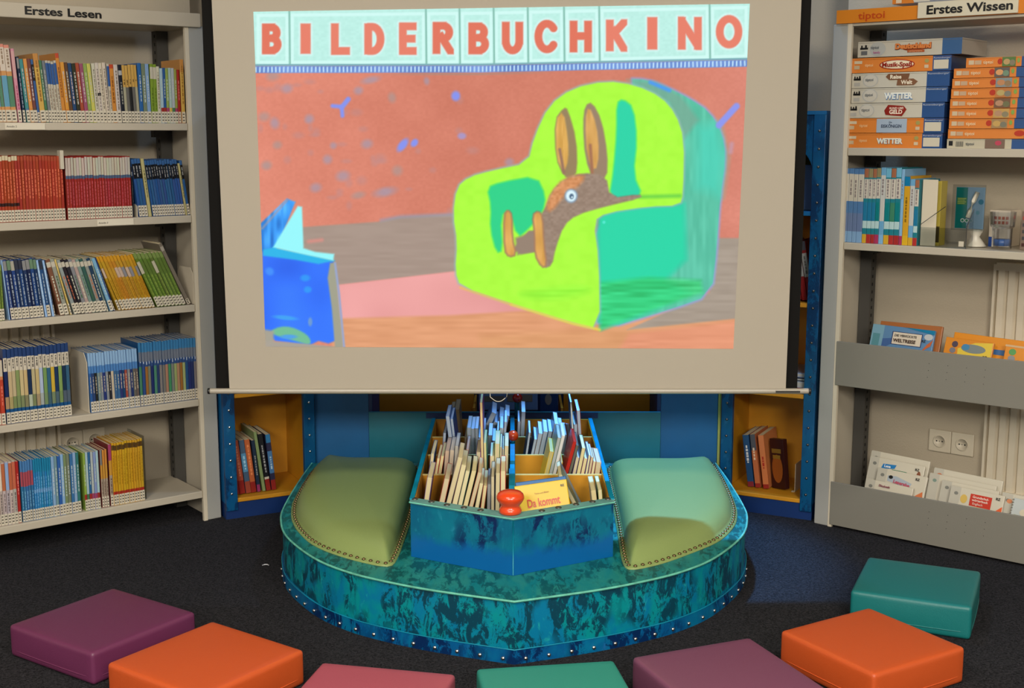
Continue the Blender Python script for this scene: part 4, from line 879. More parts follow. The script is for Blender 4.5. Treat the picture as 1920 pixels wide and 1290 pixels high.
    for i in range(len(cells)-1):
        a, b_ = cells[i], cells[i+1]
        f = np.minimum(np.minimum(X-a, b_-X), np.minimum(Y-tz_, top-Y)); inner = bm*np.clip((f-1)/2, 0, 1)*np.clip((9-f)/2, 0, 1)*(X > a)*(X < b_); blend(inner*.8, (214, 255, 250))
    for cx_ in cells[1:-1]: blend(bm*np.clip(1.6-np.abs(X-cx_-(Y-60)*.012)/1.6, 0, 1)*.8, (120, 180, 165))
    blend(np.clip(1.5-np.abs(Y-top)/1.8, 0, 1), (120, 175, 185))
    # sprocket strip
    sm = np.clip((Y-top-1)/2, 0, 1)*np.clip((top+16-Y)/2, 0, 1)
    blend(sm, col((96, 134, 206), 50, n1)); w_ = np.cos((X-480)*2*math.pi/7.45); blend(sm*np.clip(w_*1.6, 0, 1)*np.clip((np.minimum(Y-top-2, top+15-Y))/2.5, 0, 1)*.9, (196, 232, 255))
    blend(np.clip(1-np.abs(Y-top-18)/3, 0, 1)*np.clip(np.sin((X-700)/110), 0, 1)*.6, (150, 140, 130))
    # letters
    arc = lambda cx_, cy, rx_, ry_, a0, a1, n=14: [(cx_+rx_*math.cos(math.radians(a0+(a1-a0)*k/n)), cy+ry_*math.sin(math.radians(a0+(a1-a0)*k/n))) for k in range(n+1)]
    LT = {'B': [[(0,0),(0,1)], [(0,0),(.5,0)]+arc(.5,.235,.42,.235,-90,90)+[(0,.47)], [(0,.47),(.5,.47)]+arc(.5,.735,.5,.265,-90,90)+[(0,1)]],
          'I': [[(.5,0),(.5,1)]], 'L': [[(.1,0),(.1,1),(1,1)]], 'D': [[(0,0),(0,1)], [(0,0),(.35,0)]+arc(.35,.5,.65,.5,-90,90)+[(0,1)]],
          'E': [[(.95,0),(0,0),(0,1),(.95,1)], [(0,.5),(.85,.5)]], 'R': [[(0,0),(0,1)], [(0,0),(.5,0)]+arc(.5,.26,.45,.26,-90,90)+[(0,.52)], [(.45,.52),(1,1)]],
          'U': [[(0,0),(0,.62)]+arc(.5,.62,.5,.38,180,0)+[(1,0)]], 'C': [arc(.55,.5,.55,.5,-40,-320,26)], 'H': [[(0,0),(0,1)], [(1,0),(1,1)], [(0,.48),(1,.48)]],
          'K': [[(0,0),(0,1)], [(1,0),(.1,.55)], [(.35,.4),(1,1)]], 'N': [[(0,1),(0,0),(1,1),(1,0)]], 'O': [arc(.5,.5,.5,.5,0,360,30)]}
    for ch, x0, x1, y0, y1, ir in [('B',491,528,44,102,0),('I',563,583,43,102,1),('L',618,657,43,103,1),('D',683,721,43,103,1),('E',748,783,42,103,1),('R',811,851,41,102,0),('B',878,917,42,102,0),('U',941,981,40,102,0),('C',1002,1046,37,100,0),('H',1068,1110,38,99,0),('K',1136,1176,36,97,1),('I',1213,1233,31,94,1),('N',1271,1316,31,94,1),('O',1342,1392,28,91,1)]:
        rr = 7.4 if ch != 'I' else 9.6; c_ = (226, 114, 90) if not ir else (232, 126, 104)
        d = np.full(len(X), 1e9)
        sel = np.where((X > x0-12) & (X < x1+12) & (Y > y0-12) & (Y < y1+12))[0]; xx = X[sel]; yy = Y[sel]; ds = np.full(len(sel), 1e9)
        for stx in LT[ch]:
            pts = [(x0+rr+(x1-x0-2*rr)*p[0], y0+rr+(y1-y0-2*rr)*p[1]) for p in stx]
            for q0, q1 in zip(pts[:-1], pts[1:]):
                L_ = math.hypot(q1[0]-q0[0], q1[1]-q0[1])
                if L_ < .05: continue
                ux, uy = (q1[0]-q0[0])/L_, (q1[1]-q0[1])/L_; wx, wy = xx-(q0[0]+q1[0])/2, yy-(q0[1]+q1[1])/2
                al = np.abs(wx*ux+wy*uy)-L_/2; pe = np.abs(-wx*uy+wy*ux)
                if L_ > 9:
                    ex_ = rr*(1.6 if abs(ux) > .1 and abs(uy) > .1 else .9); a_, b2 = al-ex_, pe-rr; ds = np.minimum(ds, np.minimum(np.maximum(a_, b2), 0)+np.hypot(np.maximum(a_, 0), np.maximum(b2, 0)))
                else: ds = np.minimum(ds, np.hypot(np.maximum(al, 0), pe)-rr)
        bb = np.maximum(np.maximum(x0-xx, xx-x1), np.maximum(y0-yy, yy-y1)); d[sel] = np.maximum(ds, bb)
        blend(m(d-3, 2.5)*.85, (222, 252, 250)); blend(m(d, 1.3), c_)
    # bright rim of the light field
    C = np.clip(C, 0, 255)/255.
    C = np.where(C <= .04045, C/12.92, ((C+.055)/1.055)**2.4)
    me = bpy.data.meshes.new('projected_picture')
    idx = np.arange(NU*NV).reshape(NV, NU); q = np.stack([idx[1:, :-1], idx[1:, 1:], idx[:-1, 1:], idx[:-1, :-1]], -1).reshape(-1, 4)
    me.vertices.add(NU*NV); me.vertices.foreach_set('co', (P-np.array([0, SY, SB])).astype(np.float32).ravel())
    me.loops.add(q.size); me.loops.foreach_set('vertex_index', q.ravel().astype(np.int32))
    me.polygons.add(len(q)); me.polygons.foreach_set('loop_start', np.arange(0, q.size, 4, dtype=np.int32))
    try: me.polygons.foreach_set('loop_total', np.full(len(q), 4, dtype=np.int32))
    except Exception: pass
    me.update(calc_edges=True)
    at = me.color_attributes.new('Col', 'FLOAT_COLOR', 'POINT'); at.data.foreach_set('color', np.concatenate([C, np.ones((len(C), 1))], 1).astype(np.float32).ravel())
    m_ = bpy.data.materials.new('projected_light'); m_.use_nodes = True; nt = m_.node_tree; b_ = nt.nodes['Principled BSDF']
    a = nt.nodes.new('ShaderNodeAttribute'); a.attribute_name = 'Col'
    b_.inputs['Base Color'].default_value = (.03, .028, .026, 1); b_.inputs['Roughness'].default_value = 1; b_.inputs['Specular IOR Level'].default_value = 0
    nt.links.new(a.outputs['Color'], b_.inputs['Emission Color']); b_.inputs['Emission Strength'].default_value = .97  # emission stands in for a projector's light on the screen
    me.materials.append(m_)
    o = bpy.data.objects.new('projected_picture', me); COL.objects.link(o); o.parent = r
    o['label'] = 'bright projected slide with a title above a rabbit in a green armchair'
paint()

# ------------------------------------------------------------------ seating island
ZB = .165
half = [(-.70, 4.34), (-.706, 4.117), (-.705, 3.84), (-.692, 3.69), (-.645, 3.52), (-.54, 3.335), (-.437, 3.225), (-.33, 3.152), (-.2, 3.085), (0, 3.008)]
def catmull(pts, n=6):
    out = []
    for i in range(len(pts)-1):
        p0 = pts[max(0, i-1)]; p1 = pts[i]; p2 = pts[i+1]; p3 = pts[min(len(pts)-1, i+2)]
        for k in range(n):
            t = k/n; out.append(tuple(.5*((2*p1[j])+(-p0[j]+p2[j])*t+(2*p0[j]-5*p1[j]+4*p2[j]-p3[j])*t*t+(-p0[j]+3*p1[j]-3*p2[j]+p3[j])*t**3) for j in (0, 1)))
    out.append(pts[-1]); return out
hl = catmull(half); CX = .006
outl = [(x+CX*(1 if 1 else 0), y) for x, y in hl] + [(CX-x, y) for x, y in hl[-2::-1]]
def offset(pts, d, closed=False):
    res = []; n = len(pts)
    for i in range(n):
        a = Vector(pts[i-1]) if i else Vector(pts[i]); b_ = Vector(pts[i+1]) if i < n-1 else Vector(pts[i]); t = (b_-a).normalized()
        res.append((pts[i][0]+t.y*d, pts[i][1]-t.x*d))
    return res
# path runs left-back -> tip -> right-back ; outward normal = (t.y,-t.x)
bench = empty('seating_island', (CX, 3.75, 0), 'low boat-shaped seating island in mottled turquoise with two green padded seats', 'bench')
BI = Matrix.Translation((-CX, -3.75, 0))
mb = MB(); n = len(outl)
mb.add([(x, y, .03) for x, y in outl]+[(x, y, ZB-.006) for x, y in outl], [(i, i+1, n+i+1, n+i) for i in range(n-1)], M=BI); mb.build('side_wall', 'patina_side', bench)
sk = offset(outl, .006); mb = MB()
mb.add([(x, y, 0) for x, y in sk]+[(x, y, .036) for x, y in sk]+[(x, y, .037) for x, y in outl], [(i, i+1, n+i+1, n+i) for i in range(n-1)]+[(n+i, n+i+1, 2*n+i+1, 2*n+i) for i in range(n-1)], M=BI); mb.build('skirt', 'patina_skirt', bench)
tp = offset(outl, .004)
MB().prism(tp, ZB-.006, ZB, M=BI).build('top_board', 'patina_top', bench)
MB().tube([(x, y, ZB-.002) for x, y in offset(outl, .0045)], .0032, 6, M=BI).build('edge_trim', 'edge_paint', bench)
MB().tube([(x, y, .0375) for x, y in offset(outl, .005)], .0016, 6, M=BI).build('skirt_trim', 'cyan_paint', bench)
# studs on the skirt
def along(pts, step, start=0.):
    out = []; acc = -start
    for i in range(len(pts)-1):
        a, b_ = Vector(pts[i]), Vector(pts[i+1]); L = (b_-a).length; t = (b_-a).normalized()
        while acc+L >= 0 and acc <= 0 and -acc <= L:
            q = a+t*(-acc); out.append((q, t)); acc -= step
        acc += L
    return out
dome = lambda r_: [(r_, 0), (r_*.92, r_*.35), (r_*.7, r_*.62), (r_*.35, r_*.8), (r_*.02, r_*.86)]
def studs(path, r_, matn, parent, z, nm, inv_, vertical=True):
    proto = None
    for q, t in path:
        if vertical:
            nrm = Vector((t.y, -t.x, 0)).normalized(); q3 = Vector((q.x, q.y, z)); rotm = Vector((0, 0, 1)).rotation_difference(nrm).to_matrix().to_4x4()
        else: q3 = Vector((q.x, q.y, z(q) if callable(z) else z)); rotm = Matrix.Identity(4)
        M = inv_ @ Matrix.Translation(q3) @ rotm
        if proto is None: proto = MB().lathe(dome(r_), 10).build(nm, matn, parent); proto.matrix_basis = M
        else: inst(proto, parent, M)
k0 = len(sk)//2
lp = sk[k0::-1]; rp = sk[k0:]
for pth in (lp, rp):
    pp = along(pth, .062, .03)[:17]
    if pth is lp: pp = [(q, -t) for q, t in pp]
    studs(pp, .0056, 'steel', bench, .0125, 'skirt_stud', BI)
# pads
def pad(pts_px, back, label):
    pts = [tuple(gz(x, y, ZB+.004)[:2]) for x, y in pts_px]
    outer = pts+back
    cl = outer+[outer[0]]
    # even resample of the closed outline
    P_ = [Vector(p) for p in cl]; Ls = [(P_[i+1]-P_[i]).length for i in range(len(P_)-1)]; tot = sum(Ls); N = 96; res = []
    for k in range(N):
        s_ = tot*k/N; i = 0
        while s_ > Ls[i]: s_ -= Ls[i]; i += 1
        res.append(P_[i].lerp(P_[i+1], s_/Ls[i]))
    for _ in range(2): res = [(res[i-1]+res[i]*2+res[(i+1) % N])/4 for i in range(N)]
    c = sum(res, Vector((0, 0)))/N
    area = sum(res[i].x*res[(i+1) % N].y-res[(i+1) % N].x*res[i].y for i in range(N))
    sg = 1 if area > 0 else -1
    def inset(d):
        out = []
        for i in range(N):
            t = (res[(i+2) % N]-res[i-2]).normalized(); nn = Vector((-t.y, t.x))*sg; out.append(res[i]+nn*d)
        return out
    rings = []; cen_ = c
    for d, z in ((0, .0005), (.0, .003), (.008, .006), (.016, .007), (.022, .016), (.032, .034), (.048, .048), (.07, .056)):
        rg = inset(d)
        if d > .02: rg = [q.lerp(cen_, (d-.016)/.22) for q in inset(.012)]
        if d > .06: rg = [(rg[i-2]+rg[i-1]+rg[i]+rg[(i+1) % N]+rg[(i+2) % N])/5 for i in range(N)]
        rings.append([(p.x, p.y, ZB+z) for p in rg])
    last = [Vector(p[:2]) for p in rings[-1]]; cc = sum(last, Vector((0, 0)))/N
    for f, z in ((.8, .061), (.6, .065), (.4, .068), (.2, .069), (.02, .0695)): rings.append([(cc.x+(p.x-cc.x)*f, cc.y+(p.y-cc.y)*f, ZB+z) for p in last])
    vs = [p for r_ in rings for p in r_]; fs = []
    for j in range(len(rings)-1):
        for i in range(N): fs.append((j*N+i, j*N+(i+1) % N, (j+1)*N+(i+1) % N, (j+1)*N+i))
    if sg < 0: fs = [f[::-1] for f in fs]
    fs.append(tuple((len(rings)-1)*N+i for i in range(N)) if sg > 0 else tuple((len(rings)-1)*N+i for i in range(N-1, -1, -1)))
    mb = MB().add(vs, fs, M=BI, smooth=True); o = mb.build('seat_pad', 'pad_leather', bench); o['label'] = label
    ins = [tuple(p) for p in inset(.0095)]+[tuple(inset(.0095)[0])]
    studs([(q, t) for q, t in along(ins, .0235, .01)][:100], .0056, 'brass', o, ZB+.0065, 'upholstery_nail', BI, vertical=False)
    return o
padL = [(606, 862), (581, 885), (562, 915), (547, 944), (545, 970), (554, 990), (575, 1013), (598, 1027), (630, 1039), (663, 1049), (702, 1058), (736, 1064), (750, 1035), (764, 996), (774, 965)]
padR = [(1337, 866), (1357, 895), (1373, 928), (1383, 957), (1381, 980), (1363, 1003), (1341, 1018), (1298, 1035), (1250, 1053), (1217, 1061.5), (1174, 1070), (1165, 1048), (1157, 996), (1151, 962)]
pad(padL, [(-.305, 4.15), (-.312, 4.27), (-.36, 4.315), (-.58, 4.31)], 'left padded seat in olive green leather with nailed border')
pad(padR, [(.315, 4.15), (.322, 4.27), (.37, 4.305), (.60, 4.30)], 'right padded seat in green leather, partly lit turquoise, nailed border')

# ------------------------------------------------------------------ book bin on the island
ZF, ZT = ZB+.0005, .320
bx = .274; tipY = 3.184; sY = 3.338; rY = 4.352
binr = empty('book_trough', (0, 3.7, ZF), 'mottled blue pointed book trough with yellow compartments standing on the seating island', 'book trough')
II = Matrix.Translation((0, -3.7, -ZF))
def wallb(a, b_, th, z0, z1, nm, m_, off=0):
    a, b_ = Vector(a), Vector(b_); t = (b_-a).normalized(); nn = Vector((-t.y, t.x))*th
    pts = [tuple(a), tuple(b_), tuple(b_+nn), tuple(a+nn)]
    return MB().prism(pts, z0, z1, M=II).build(nm, m_, binr)
wallb((-bx, sY), (0.003, tipY), .010, ZF, ZT-.004, 'front_board', 'patina_bin'); wallb((.003, tipY), (bx, sY), .010, ZF, ZT-.004, 'front_board', 'patina_bin')
wallb((bx, sY), (bx+.006, rY), .008, ZF, ZT-.001, 'side_board', 'teal_panel'); wallb((-bx-.002, rY), (-bx, sY), .008, ZF, ZT-.001, 'side_board', 'teal_panel')
wallb((bx+.006, rY), (-bx-.002, rY), .010, ZF, ZT-.001, 'rear_board', 'yellow_deep')
for s_ in (-1, 1):
    MB().box(min(s_*(bx-.0105), s_*(bx-.0085)), max(s_*(bx-.0105), s_*(bx-.0085)), sY+.01, rY-.011, ZF+.004, ZT-.002, M=II).build('side_lining', 'yellow_paint', binr)
    MB().box(min(s_*(bx-.0085), s_*(bx+.004)), max(s_*(bx-.0085), s_*(bx+.004)), sY+.02, rY-.002, ZT-.0008, ZT+.003, M=II).build('side_rim', 'cyan_paint', binr)
# front ledge with rivets
lw = .042
MB().prism([(-bx-.003, sY-.003), (.003, tipY-.004), (bx+.003, sY-.003), (bx+.003, sY+lw), (.003, tipY+lw+.006), (-bx-.003, sY+lw)], ZT-.004, ZT, M=II).build('front_ledge', 'ledge_paint', binr)
MB().tube([(-bx-.003, sY-.003, ZT-.001), (.003, tipY-.004, ZT-.001), (bx+.003, sY-.003, ZT-.001)], .0018, 6, M=II).build('ledge_trim', 'edge_paint', binr)
MB().tube([(.003, tipY-.0005, ZF+.002), (.003, tipY-.0005, ZT-.004)], .0018, 6, M=II).build('corner_trim', 'cyan_paint', binr)
pr = None
for px, py in [(778, 936), (809, 941), (838, 947), (870, 952), (901, 957), (1016, 958), (1047, 952), (1080, 946), (1111, 941), (1140, 936)]:
    P3 = gz(px, py, ZT); M = II @ Matrix.Translation(P3)
    if pr is None: pr = MB().lathe([(.0088, 0), (.0085, .0016), (.0065, .0032), (.0035, .004), (.0002, .0042)], 14).build('rivet', 'dark_steel', binr); pr.matrix_basis = M
    else: inst(pr, binr, M)
MB().box(-bx+.009, bx-.009, sY+.004, rY-.01, ZF+.001, ZF+.006, M=II).build('bin_floor', 'yellow_deep', binr)
DY = [3.642, 3.874, 4.112]
for dy in DY:
    for (xa, xb) in ((-bx+.011, -.008), (.010, bx-.011)):
        o = MB().box(xa, xb, dy, dy+.006, ZF+.006, ZT-.010, M=II).build('divider', 'yellow_paint', binr)
        MB().box(xa, xb, dy-.0002, dy+.0062, ZT-.010, ZT-.007, M=II).build('divider_edge', 'divider_edge', o)
MB().box(-.006, .008, 3.30, rY-.010, ZF+.006, ZT+.004, M=II).build('centre_board', 'cyan_paint', binr)
MB().box(-.0085, .0085, 3.42, 3.60, ZT+.004, ZT+.022, M=II).build('centre_rail', 'cyan_paint', binr)
MB().box(-.0055, .0085, 3.72, rY-.010, ZT+.004, ZT+.014, M=II).build('centre_rail', 'cyan_paint', binr)
# turned knobs
KN = gz(957, 962, ZT)
MB().lathe([(.026, 0), (.0295, .003), (.0300, .009), (.0275, .015), (.0245, .019), (.0255, .024), (.031, .030), (.0365, .040), (.0365, .046), (.033, .053), (.030, .055), (.0285, .057), (.020, .060), (.008, .062), (.0005, .0625)], 36, M=II @ Matrix.Translation((KN.x, KN.y, ZT))).build('turned_knob', 'orange_lacquer', binr)
def ball(P3, r_, m_, nm='ball_knob'):
    prof = [(max(.0005, r_*math.sin(math.pi*k/14)), -r_*math.cos(math.pi*k/14)) for k in range(15)]
    MB().lathe(prof, 24, M=II @ Matrix.Translation(P3)).build(nm, m_, binr)
B1 = gY(962, 817, 3.95); ball(Vector((.003, 3.95, B1.z)), .0175, 'orange_lacquer')
MB().lathe([(.007, 0), (.007, max(.01, B1.z-.015-ZT-.014))], 12, M=II @ Matrix.Translation((.003, 3.95, ZT+.013))).build('knob_stem', 'cyan_paint', binr)
B2 = gY(970, 746, 4.325); ball(Vector((B2.x, 4.325, B2.z)), .0175, 'red_lacquer')
MB().lathe([(.0085, 0), (.0085, B2.z-.015-ZT-.013)], 12, M=II @ Matrix.Translation((B2.x-.001, 4.325, ZT+.013))).build('knob_stem', 'cyan_paint', binr)

# books in the bin: fore-edges face the camera
GB = 'books standing in the trough compartments'
zfl = ZF+.007
def binsolve(Yf, bxp, byp, txp, typ, wpx):
    A_ = gY(bxp, byp, Yf); T_ = gY(txp, typ, Yf); dx, dz = T_.x-A_.x, T_.z-A_.z
    ang = math.atan2(dx, dz); t = wpx*Yf/FO*1.02*math.cos(ang)
    return [A_.x+dx*(zfl-A_.z)/dz, ang, t, (T_.z-zfl)/math.cos(ang)]
def binbook(Yf, P_, cover, lab, dep=.16, page=None, foot=None):
    xf, ang, t, hgt = P_
    M = Matrix.Translation((xf, Yf, zfl+max(0, t*math.sin(ang))+.0003)) @ Matrix.Rotation(ang, 4, 'Y')
    pg = page or random.choice([(196, 184, 138), (190, 178, 140), (184, 172, 140), (200, 190, 150)])
    mb = MB(); cv = alb(cover); c_ = min(.0012, t*.2)
    mb.box(0, c_, 0, dep, 0, hgt, cv); mb.box(t-c_, t, 0, dep, 0, hgt, cv); mb.box(c_, t-c_, dep-c_, dep, 0, hgt, cv)
    if foot: mb.box(-.0001, t+.0001, -.0004, .02, 0, hgt*foot[0], alb(foot[1]))
    o = tag(mb.build('picture_book', 'printed', None, M), lab, 'book', GB)
    MB().box(c_, t-c_, .001, dep-c_, .001, hgt-.001, alb(pg)).build('pages', 'paper', o)
def packbin(L, xmin, xmax, zw):
    for _ in range(4):
        L[0][0] = max(L[0][0], xmin, xmin-min(zw, L[0][3])*math.tan(L[0][1]))
        for i in range(1, len(L)):
            p, q = L[i-1], L[i]; zt_ = min(p[3]*math.cos(p[1]), q[3]*math.cos(q[1])); w = p[2]/math.cos(p[1])+.0004
            q[0] = max(q[0], p[0]+w); need = math.tan(p[1])+(p[0]+w-q[0])/zt_
            if math.tan(q[1]) < need: q[1] = math.atan(need)
        q = L[-1]; z = min(zw, q[3]); mx_ = max(q[0], q[0]+z*math.tan(q[1]))+q[2]/math.cos(q[1])
        for b_ in L[:-1]: mx_ = max(mx_, b_[0]+min(zw, b_[3])*math.tan(b_[1])+b_[2]/math.cos(b_[1]))
        if mx_ <= xmax: break
        f = (xmax-xmin)/(mx_-xmin)*.995
        for b_ in L: b_[0] = xmin+(b_[0]-xmin)*f; b_[2] *= f; b_[1] *= .9
    return L
COVS = [(60, 90, 130), (150, 60, 50), (80, 110, 90), (170, 160, 140), (60, 60, 66), (110, 90, 130), (190, 150, 60), (40, 90, 120), (170, 110, 80), (90, 130, 160), (130, 60, 90)]
def bins(Yf, comp, rows_, dep=.17):
    rows_ = sorted(rows_, key=lambda q: q[0])
    sol = [binsolve(Yf, *e[:5]) for e in rows_]; od = sorted(range(len(sol)), key=lambda i: sol[i][0]+.05*math.tan(sol[i][1])); rows_ = [rows_[i] for i in od]
    lf = 'left' in comp; th = 'third' in comp; sol = packbin([sol[i] for i in od], -bx+.0112 if lf else (.0225 if th else .0105), ((-.0190 if th else -.0100) if lf else bx-.0112), ZT-zfl+.01)
    for i, e in enumerate(rows_):
        bxp, byp, txp, typ, w = e[:5]; ci = e[5] if len(e) > 5 else None; page = e[6] if len(e) > 6 else None; foot = e[7] if len(e) > 7 else None
        cov = ci or COVS[(i*3+int(bxp)) % len(COVS)]
        tall = 'tall ' if byp-typ > 62 else ''
        ln = 'upright' if abs(sol[i][1]) < .06 else ('leaning right' if sol[i][1] > 0 else 'leaning left')
        binbook(Yf, sol[i], cov, f'{tall}{cname(cov)} cover book {ln}, {ordinal(i+1)} from left, {comp}', dep, page, foot)
BLUE_LIT = (176, 190, 206); CR = (200, 190, 146)  # first tone: rear pages with the blue alcove light put into their colour
bins(3.445, 'front left trough compartment', [(786, 945, 793, 896, 10), (823, 945, 833, 899, 11), (836, 945, 858, 859, 9.5, (150, 140, 130)), (848, 945, 865, 873, 10.5, (120, 90, 80)), (859, 945, 873, 884, 9, None), (869, 945, 884, 884, 10, (50, 46, 40)), (881, 945, 896, 887, 8), (891, 945, 898, 907, 8, (120, 110, 90)), (901, 945, 905, 911, 7.5), (912, 950, 912, 908, 6, (120, 124, 128), (130, 130, 128)), (920, 950, 920, 894, 7, None), (928, 950, 929, 887, 9, None), (938, 950, 938, 883, 10, (170, 40, 30))], .17)
bins(3.672, 'second left trough compartment', [(803, 890, 808, 851, 8), (811, 893, 817, 860, 7, (140, 40, 30)), (819, 893, 824, 855, 8, (140, 34, 26)), (829, 893, 829, 845, 10, (50, 50, 56), (176, 152, 132)), (840, 893, 841, 844, 10, (90, 90, 96), (186, 170, 150)), (852, 890, 852, 836, 8, (110, 110, 112), (170, 166, 156)), (864, 890, 873, 843, 7, (120, 70, 60), (176, 156, 140)), (893, 880, 860, 762, 6.5, (110, 30, 80), (196, 180, 130)), (901, 885, 886, 836, 6, (120, 150, 100)), (908, 885, 893, 838, 11, (130, 160, 90)), (908, 893, 907, 848, 9.5, None), (926, 893, 927, 855, 10, None), (937, 893, 935, 838, 5, (60, 60, 70)), (943, 893, 941, 842, 4, (40, 60, 110)), (949, 893, 950, 836, 9.5, (30, 60, 60))], .17)
bins(3.902, 'third left trough compartment', [(829, 850, 803, 792, 10, (60, 90, 140), BLUE_LIT), (840, 850, 820, 792, 7, (50, 80, 130), BLUE_LIT), (834, 851, 837, 812, 7, (60, 80, 120), BLUE_LIT), (862, 851, 863, 820, 5, (130, 100, 90)), (879, 850, 872, 803, 9, (140, 160, 150), BLUE_LIT), (889, 850, 884, 804, 8, (150, 170, 180), BLUE_LIT), (898, 850, 896, 803, 8, (130, 130, 120), BLUE_LIT), (905, 850, 903, 820, 5.5, (110, 110, 100), BLUE_LIT), (910, 850, 911, 806, 6, (140, 150, 170), BLUE_LIT), (916, 850, 919, 816, 9.5, (140, 110, 80), BLUE_LIT), (926, 850, 927, 826, 9, (90, 120, 170), BLUE_LIT), (936, 850, 934, 802, 9, (150, 130, 90), BLUE_LIT), (940, 850, 943, 812, 5.5, (150, 120, 90), BLUE_LIT), (945, 850, 950, 791, 6, (120, 140, 180), BLUE_LIT)], .17)
bins(4.138, 'rear left trough compartment', [(846, 812, 844, 773, 6.5, (140, 120, 90), (160, 140, 110)), (854, 812, 852, 768, 9, (130, 110, 80), (150, 130, 100)), (896, 812, 913, 776, 11, (60, 120, 180), BLUE_LIT), (912, 812, 918, 790, 8, (60, 110, 160), BLUE_LIT), (920, 812, 926, 782, 9, (110, 120, 150), BLUE_LIT), (932, 812, 937, 778, 9, (100, 110, 120), BLUE_LIT)], .17)
bins(3.672, 'second right trough compartment', [(1010, 893, 998, 876, 9, None), (1018, 893, 1012, 868, 8, (200, 160, 40)), (1026, 893, 1038, 848, 9, (206, 170, 30), (170, 160, 110)), (1033, 893, 1052, 822, 8, (80, 110, 80), (150, 156, 156)), (1040, 893, 1060, 818, 7, (170, 170, 176), (190, 190, 184)), (1047, 893, 1066, 830, 7, (170, 30, 24), (160, 40, 30)), (1054, 893, 1070, 836, 7, (40, 40, 40), (90, 90, 80)), (1076, 897, 1077, 838, 8.5, (60, 60, 60)), (1086, 897, 1087, 858, 8, None), (1095, 897, 1095, 852, 5.5, None), (1101, 897, 1101, 856, 6, (120, 30, 40)), (1108, 897, 1108, 864, 6.5, (110, 80, 90)), (1116, 897, 1115, 866, 11, None)], .17)
bins(3.902, 'third right trough compartment', [(968, 852, 974, 811, 5, (30, 30, 30), BLUE_LIT), (974, 852, 980, 824, 6, (60, 70, 90), BLUE_LIT), (983, 852, 989, 812, 8, (150, 120, 100), BLUE_LIT), (992, 852, 997, 808, 9, (50, 90, 120), BLUE_LIT), (1002, 852, 1006, 807, 8, (10, 70, 100), BLUE_LIT), (1010, 852, 1008, 793, 8.5, (80, 90, 100), BLUE_LIT), (1020, 852, 1014, 806, 10, (90, 90, 96), BLUE_LIT), (1028, 852, 1024, 815, 9, (150, 60, 30), (190, 196, 204)), (1038, 850, 1034, 817, 8, (160, 30, 20), BLUE_LIT), (1052, 845, 1025, 762, 4.5, (40, 50, 60), (210, 220, 236)), (1056, 845, 1034, 777, 7, (150, 50, 40), BLUE_LIT), (1062, 848, 1054, 797, 7, (60, 70, 90), BLUE_LIT)], .17)
bins(4.138, 'rear right trough compartment', [(973, 812, 974, 772, 8, (110, 90, 70), BLUE_LIT), (965, 812, 966, 790, 6, (100, 90, 90), BLUE_LIT)], .17)
bins(3.445, 'front right trough compartment', [(1092, 945, 1064, 896, 11, (60, 100, 90), None, (.45, (30, 90, 84))), (1118, 945, 1115, 920, 11, (170, 160, 130)), (1129, 945, 1127, 919, 9, (120, 140, 90))], .15)
# yellow book facing out
def faceY(name, TLp, TRp, BLp, Yt, Yb, label, base, hfull, thick=.008, items=(), texts=(), edge=None):
    """front-facing book leaning back; top edge through the two given points at distance Yt"""
    a, b_ = gY(*TLp, Yt), gY(*TRp, Yt); c = gY(*BLp, Yb)
    xax = (b_-a).normalized(); w = (b_-a).length; dn = (c-a); dn = (dn-xax*dn.dot(xax)).normalized(); zax = -dn; yax = zax.cross(xax).normalized()
    org = a-zax*hfull
    M = Matrix(((xax.x, yax.x, zax.x, org.x), (xax.y, yax.y, zax.y, org.y), (xax.z, yax.z, zax.z, org.z), (0, 0, 0, 1)))
    o = bevel(MB().box(0, w, 0, thick, 0, hfull, alb(base)).build(name, 'printed', None, M), .002)
    tag(o, label, 'book')
    if items: deco(o, [(k, *(v)) for k, *v in items], 'cover_print')
    for t in texts: text(o, *t[:5], y=-.003, **(t[5] if len(t) > 5 else {}))
    return o, w
hb = .165
faceY('picture_book', (966, 905), (1061, 892), (970, 955), 3.43, 3.40, 'blue picture book right behind the yellow one in the trough', (20, 90, 150), .16, .006)
o, w = faceY('picture_book', (964, 912), (1062, 898), (969, 950), 3.405, 3.385, 'yellow picture book reading Da kommt, facing out behind the turned knob', (204, 170, 24), .148, .006)
text(o, 'Da kommt', w*.20, .148-.064, .032, alb((190, 44, 24)), y=-.003, width=w*.62, rot=.02, bold=.012)
text(o, 'Texte und Bilder', w*.36, .148-.030, .006, alb((150, 90, 30)), y=-.003, width=w*.28, rot=.02)
text(o, 'RZ', w*.87, .148-.018, .008, (.03, .03, .03), y=-.003, bold=.03)

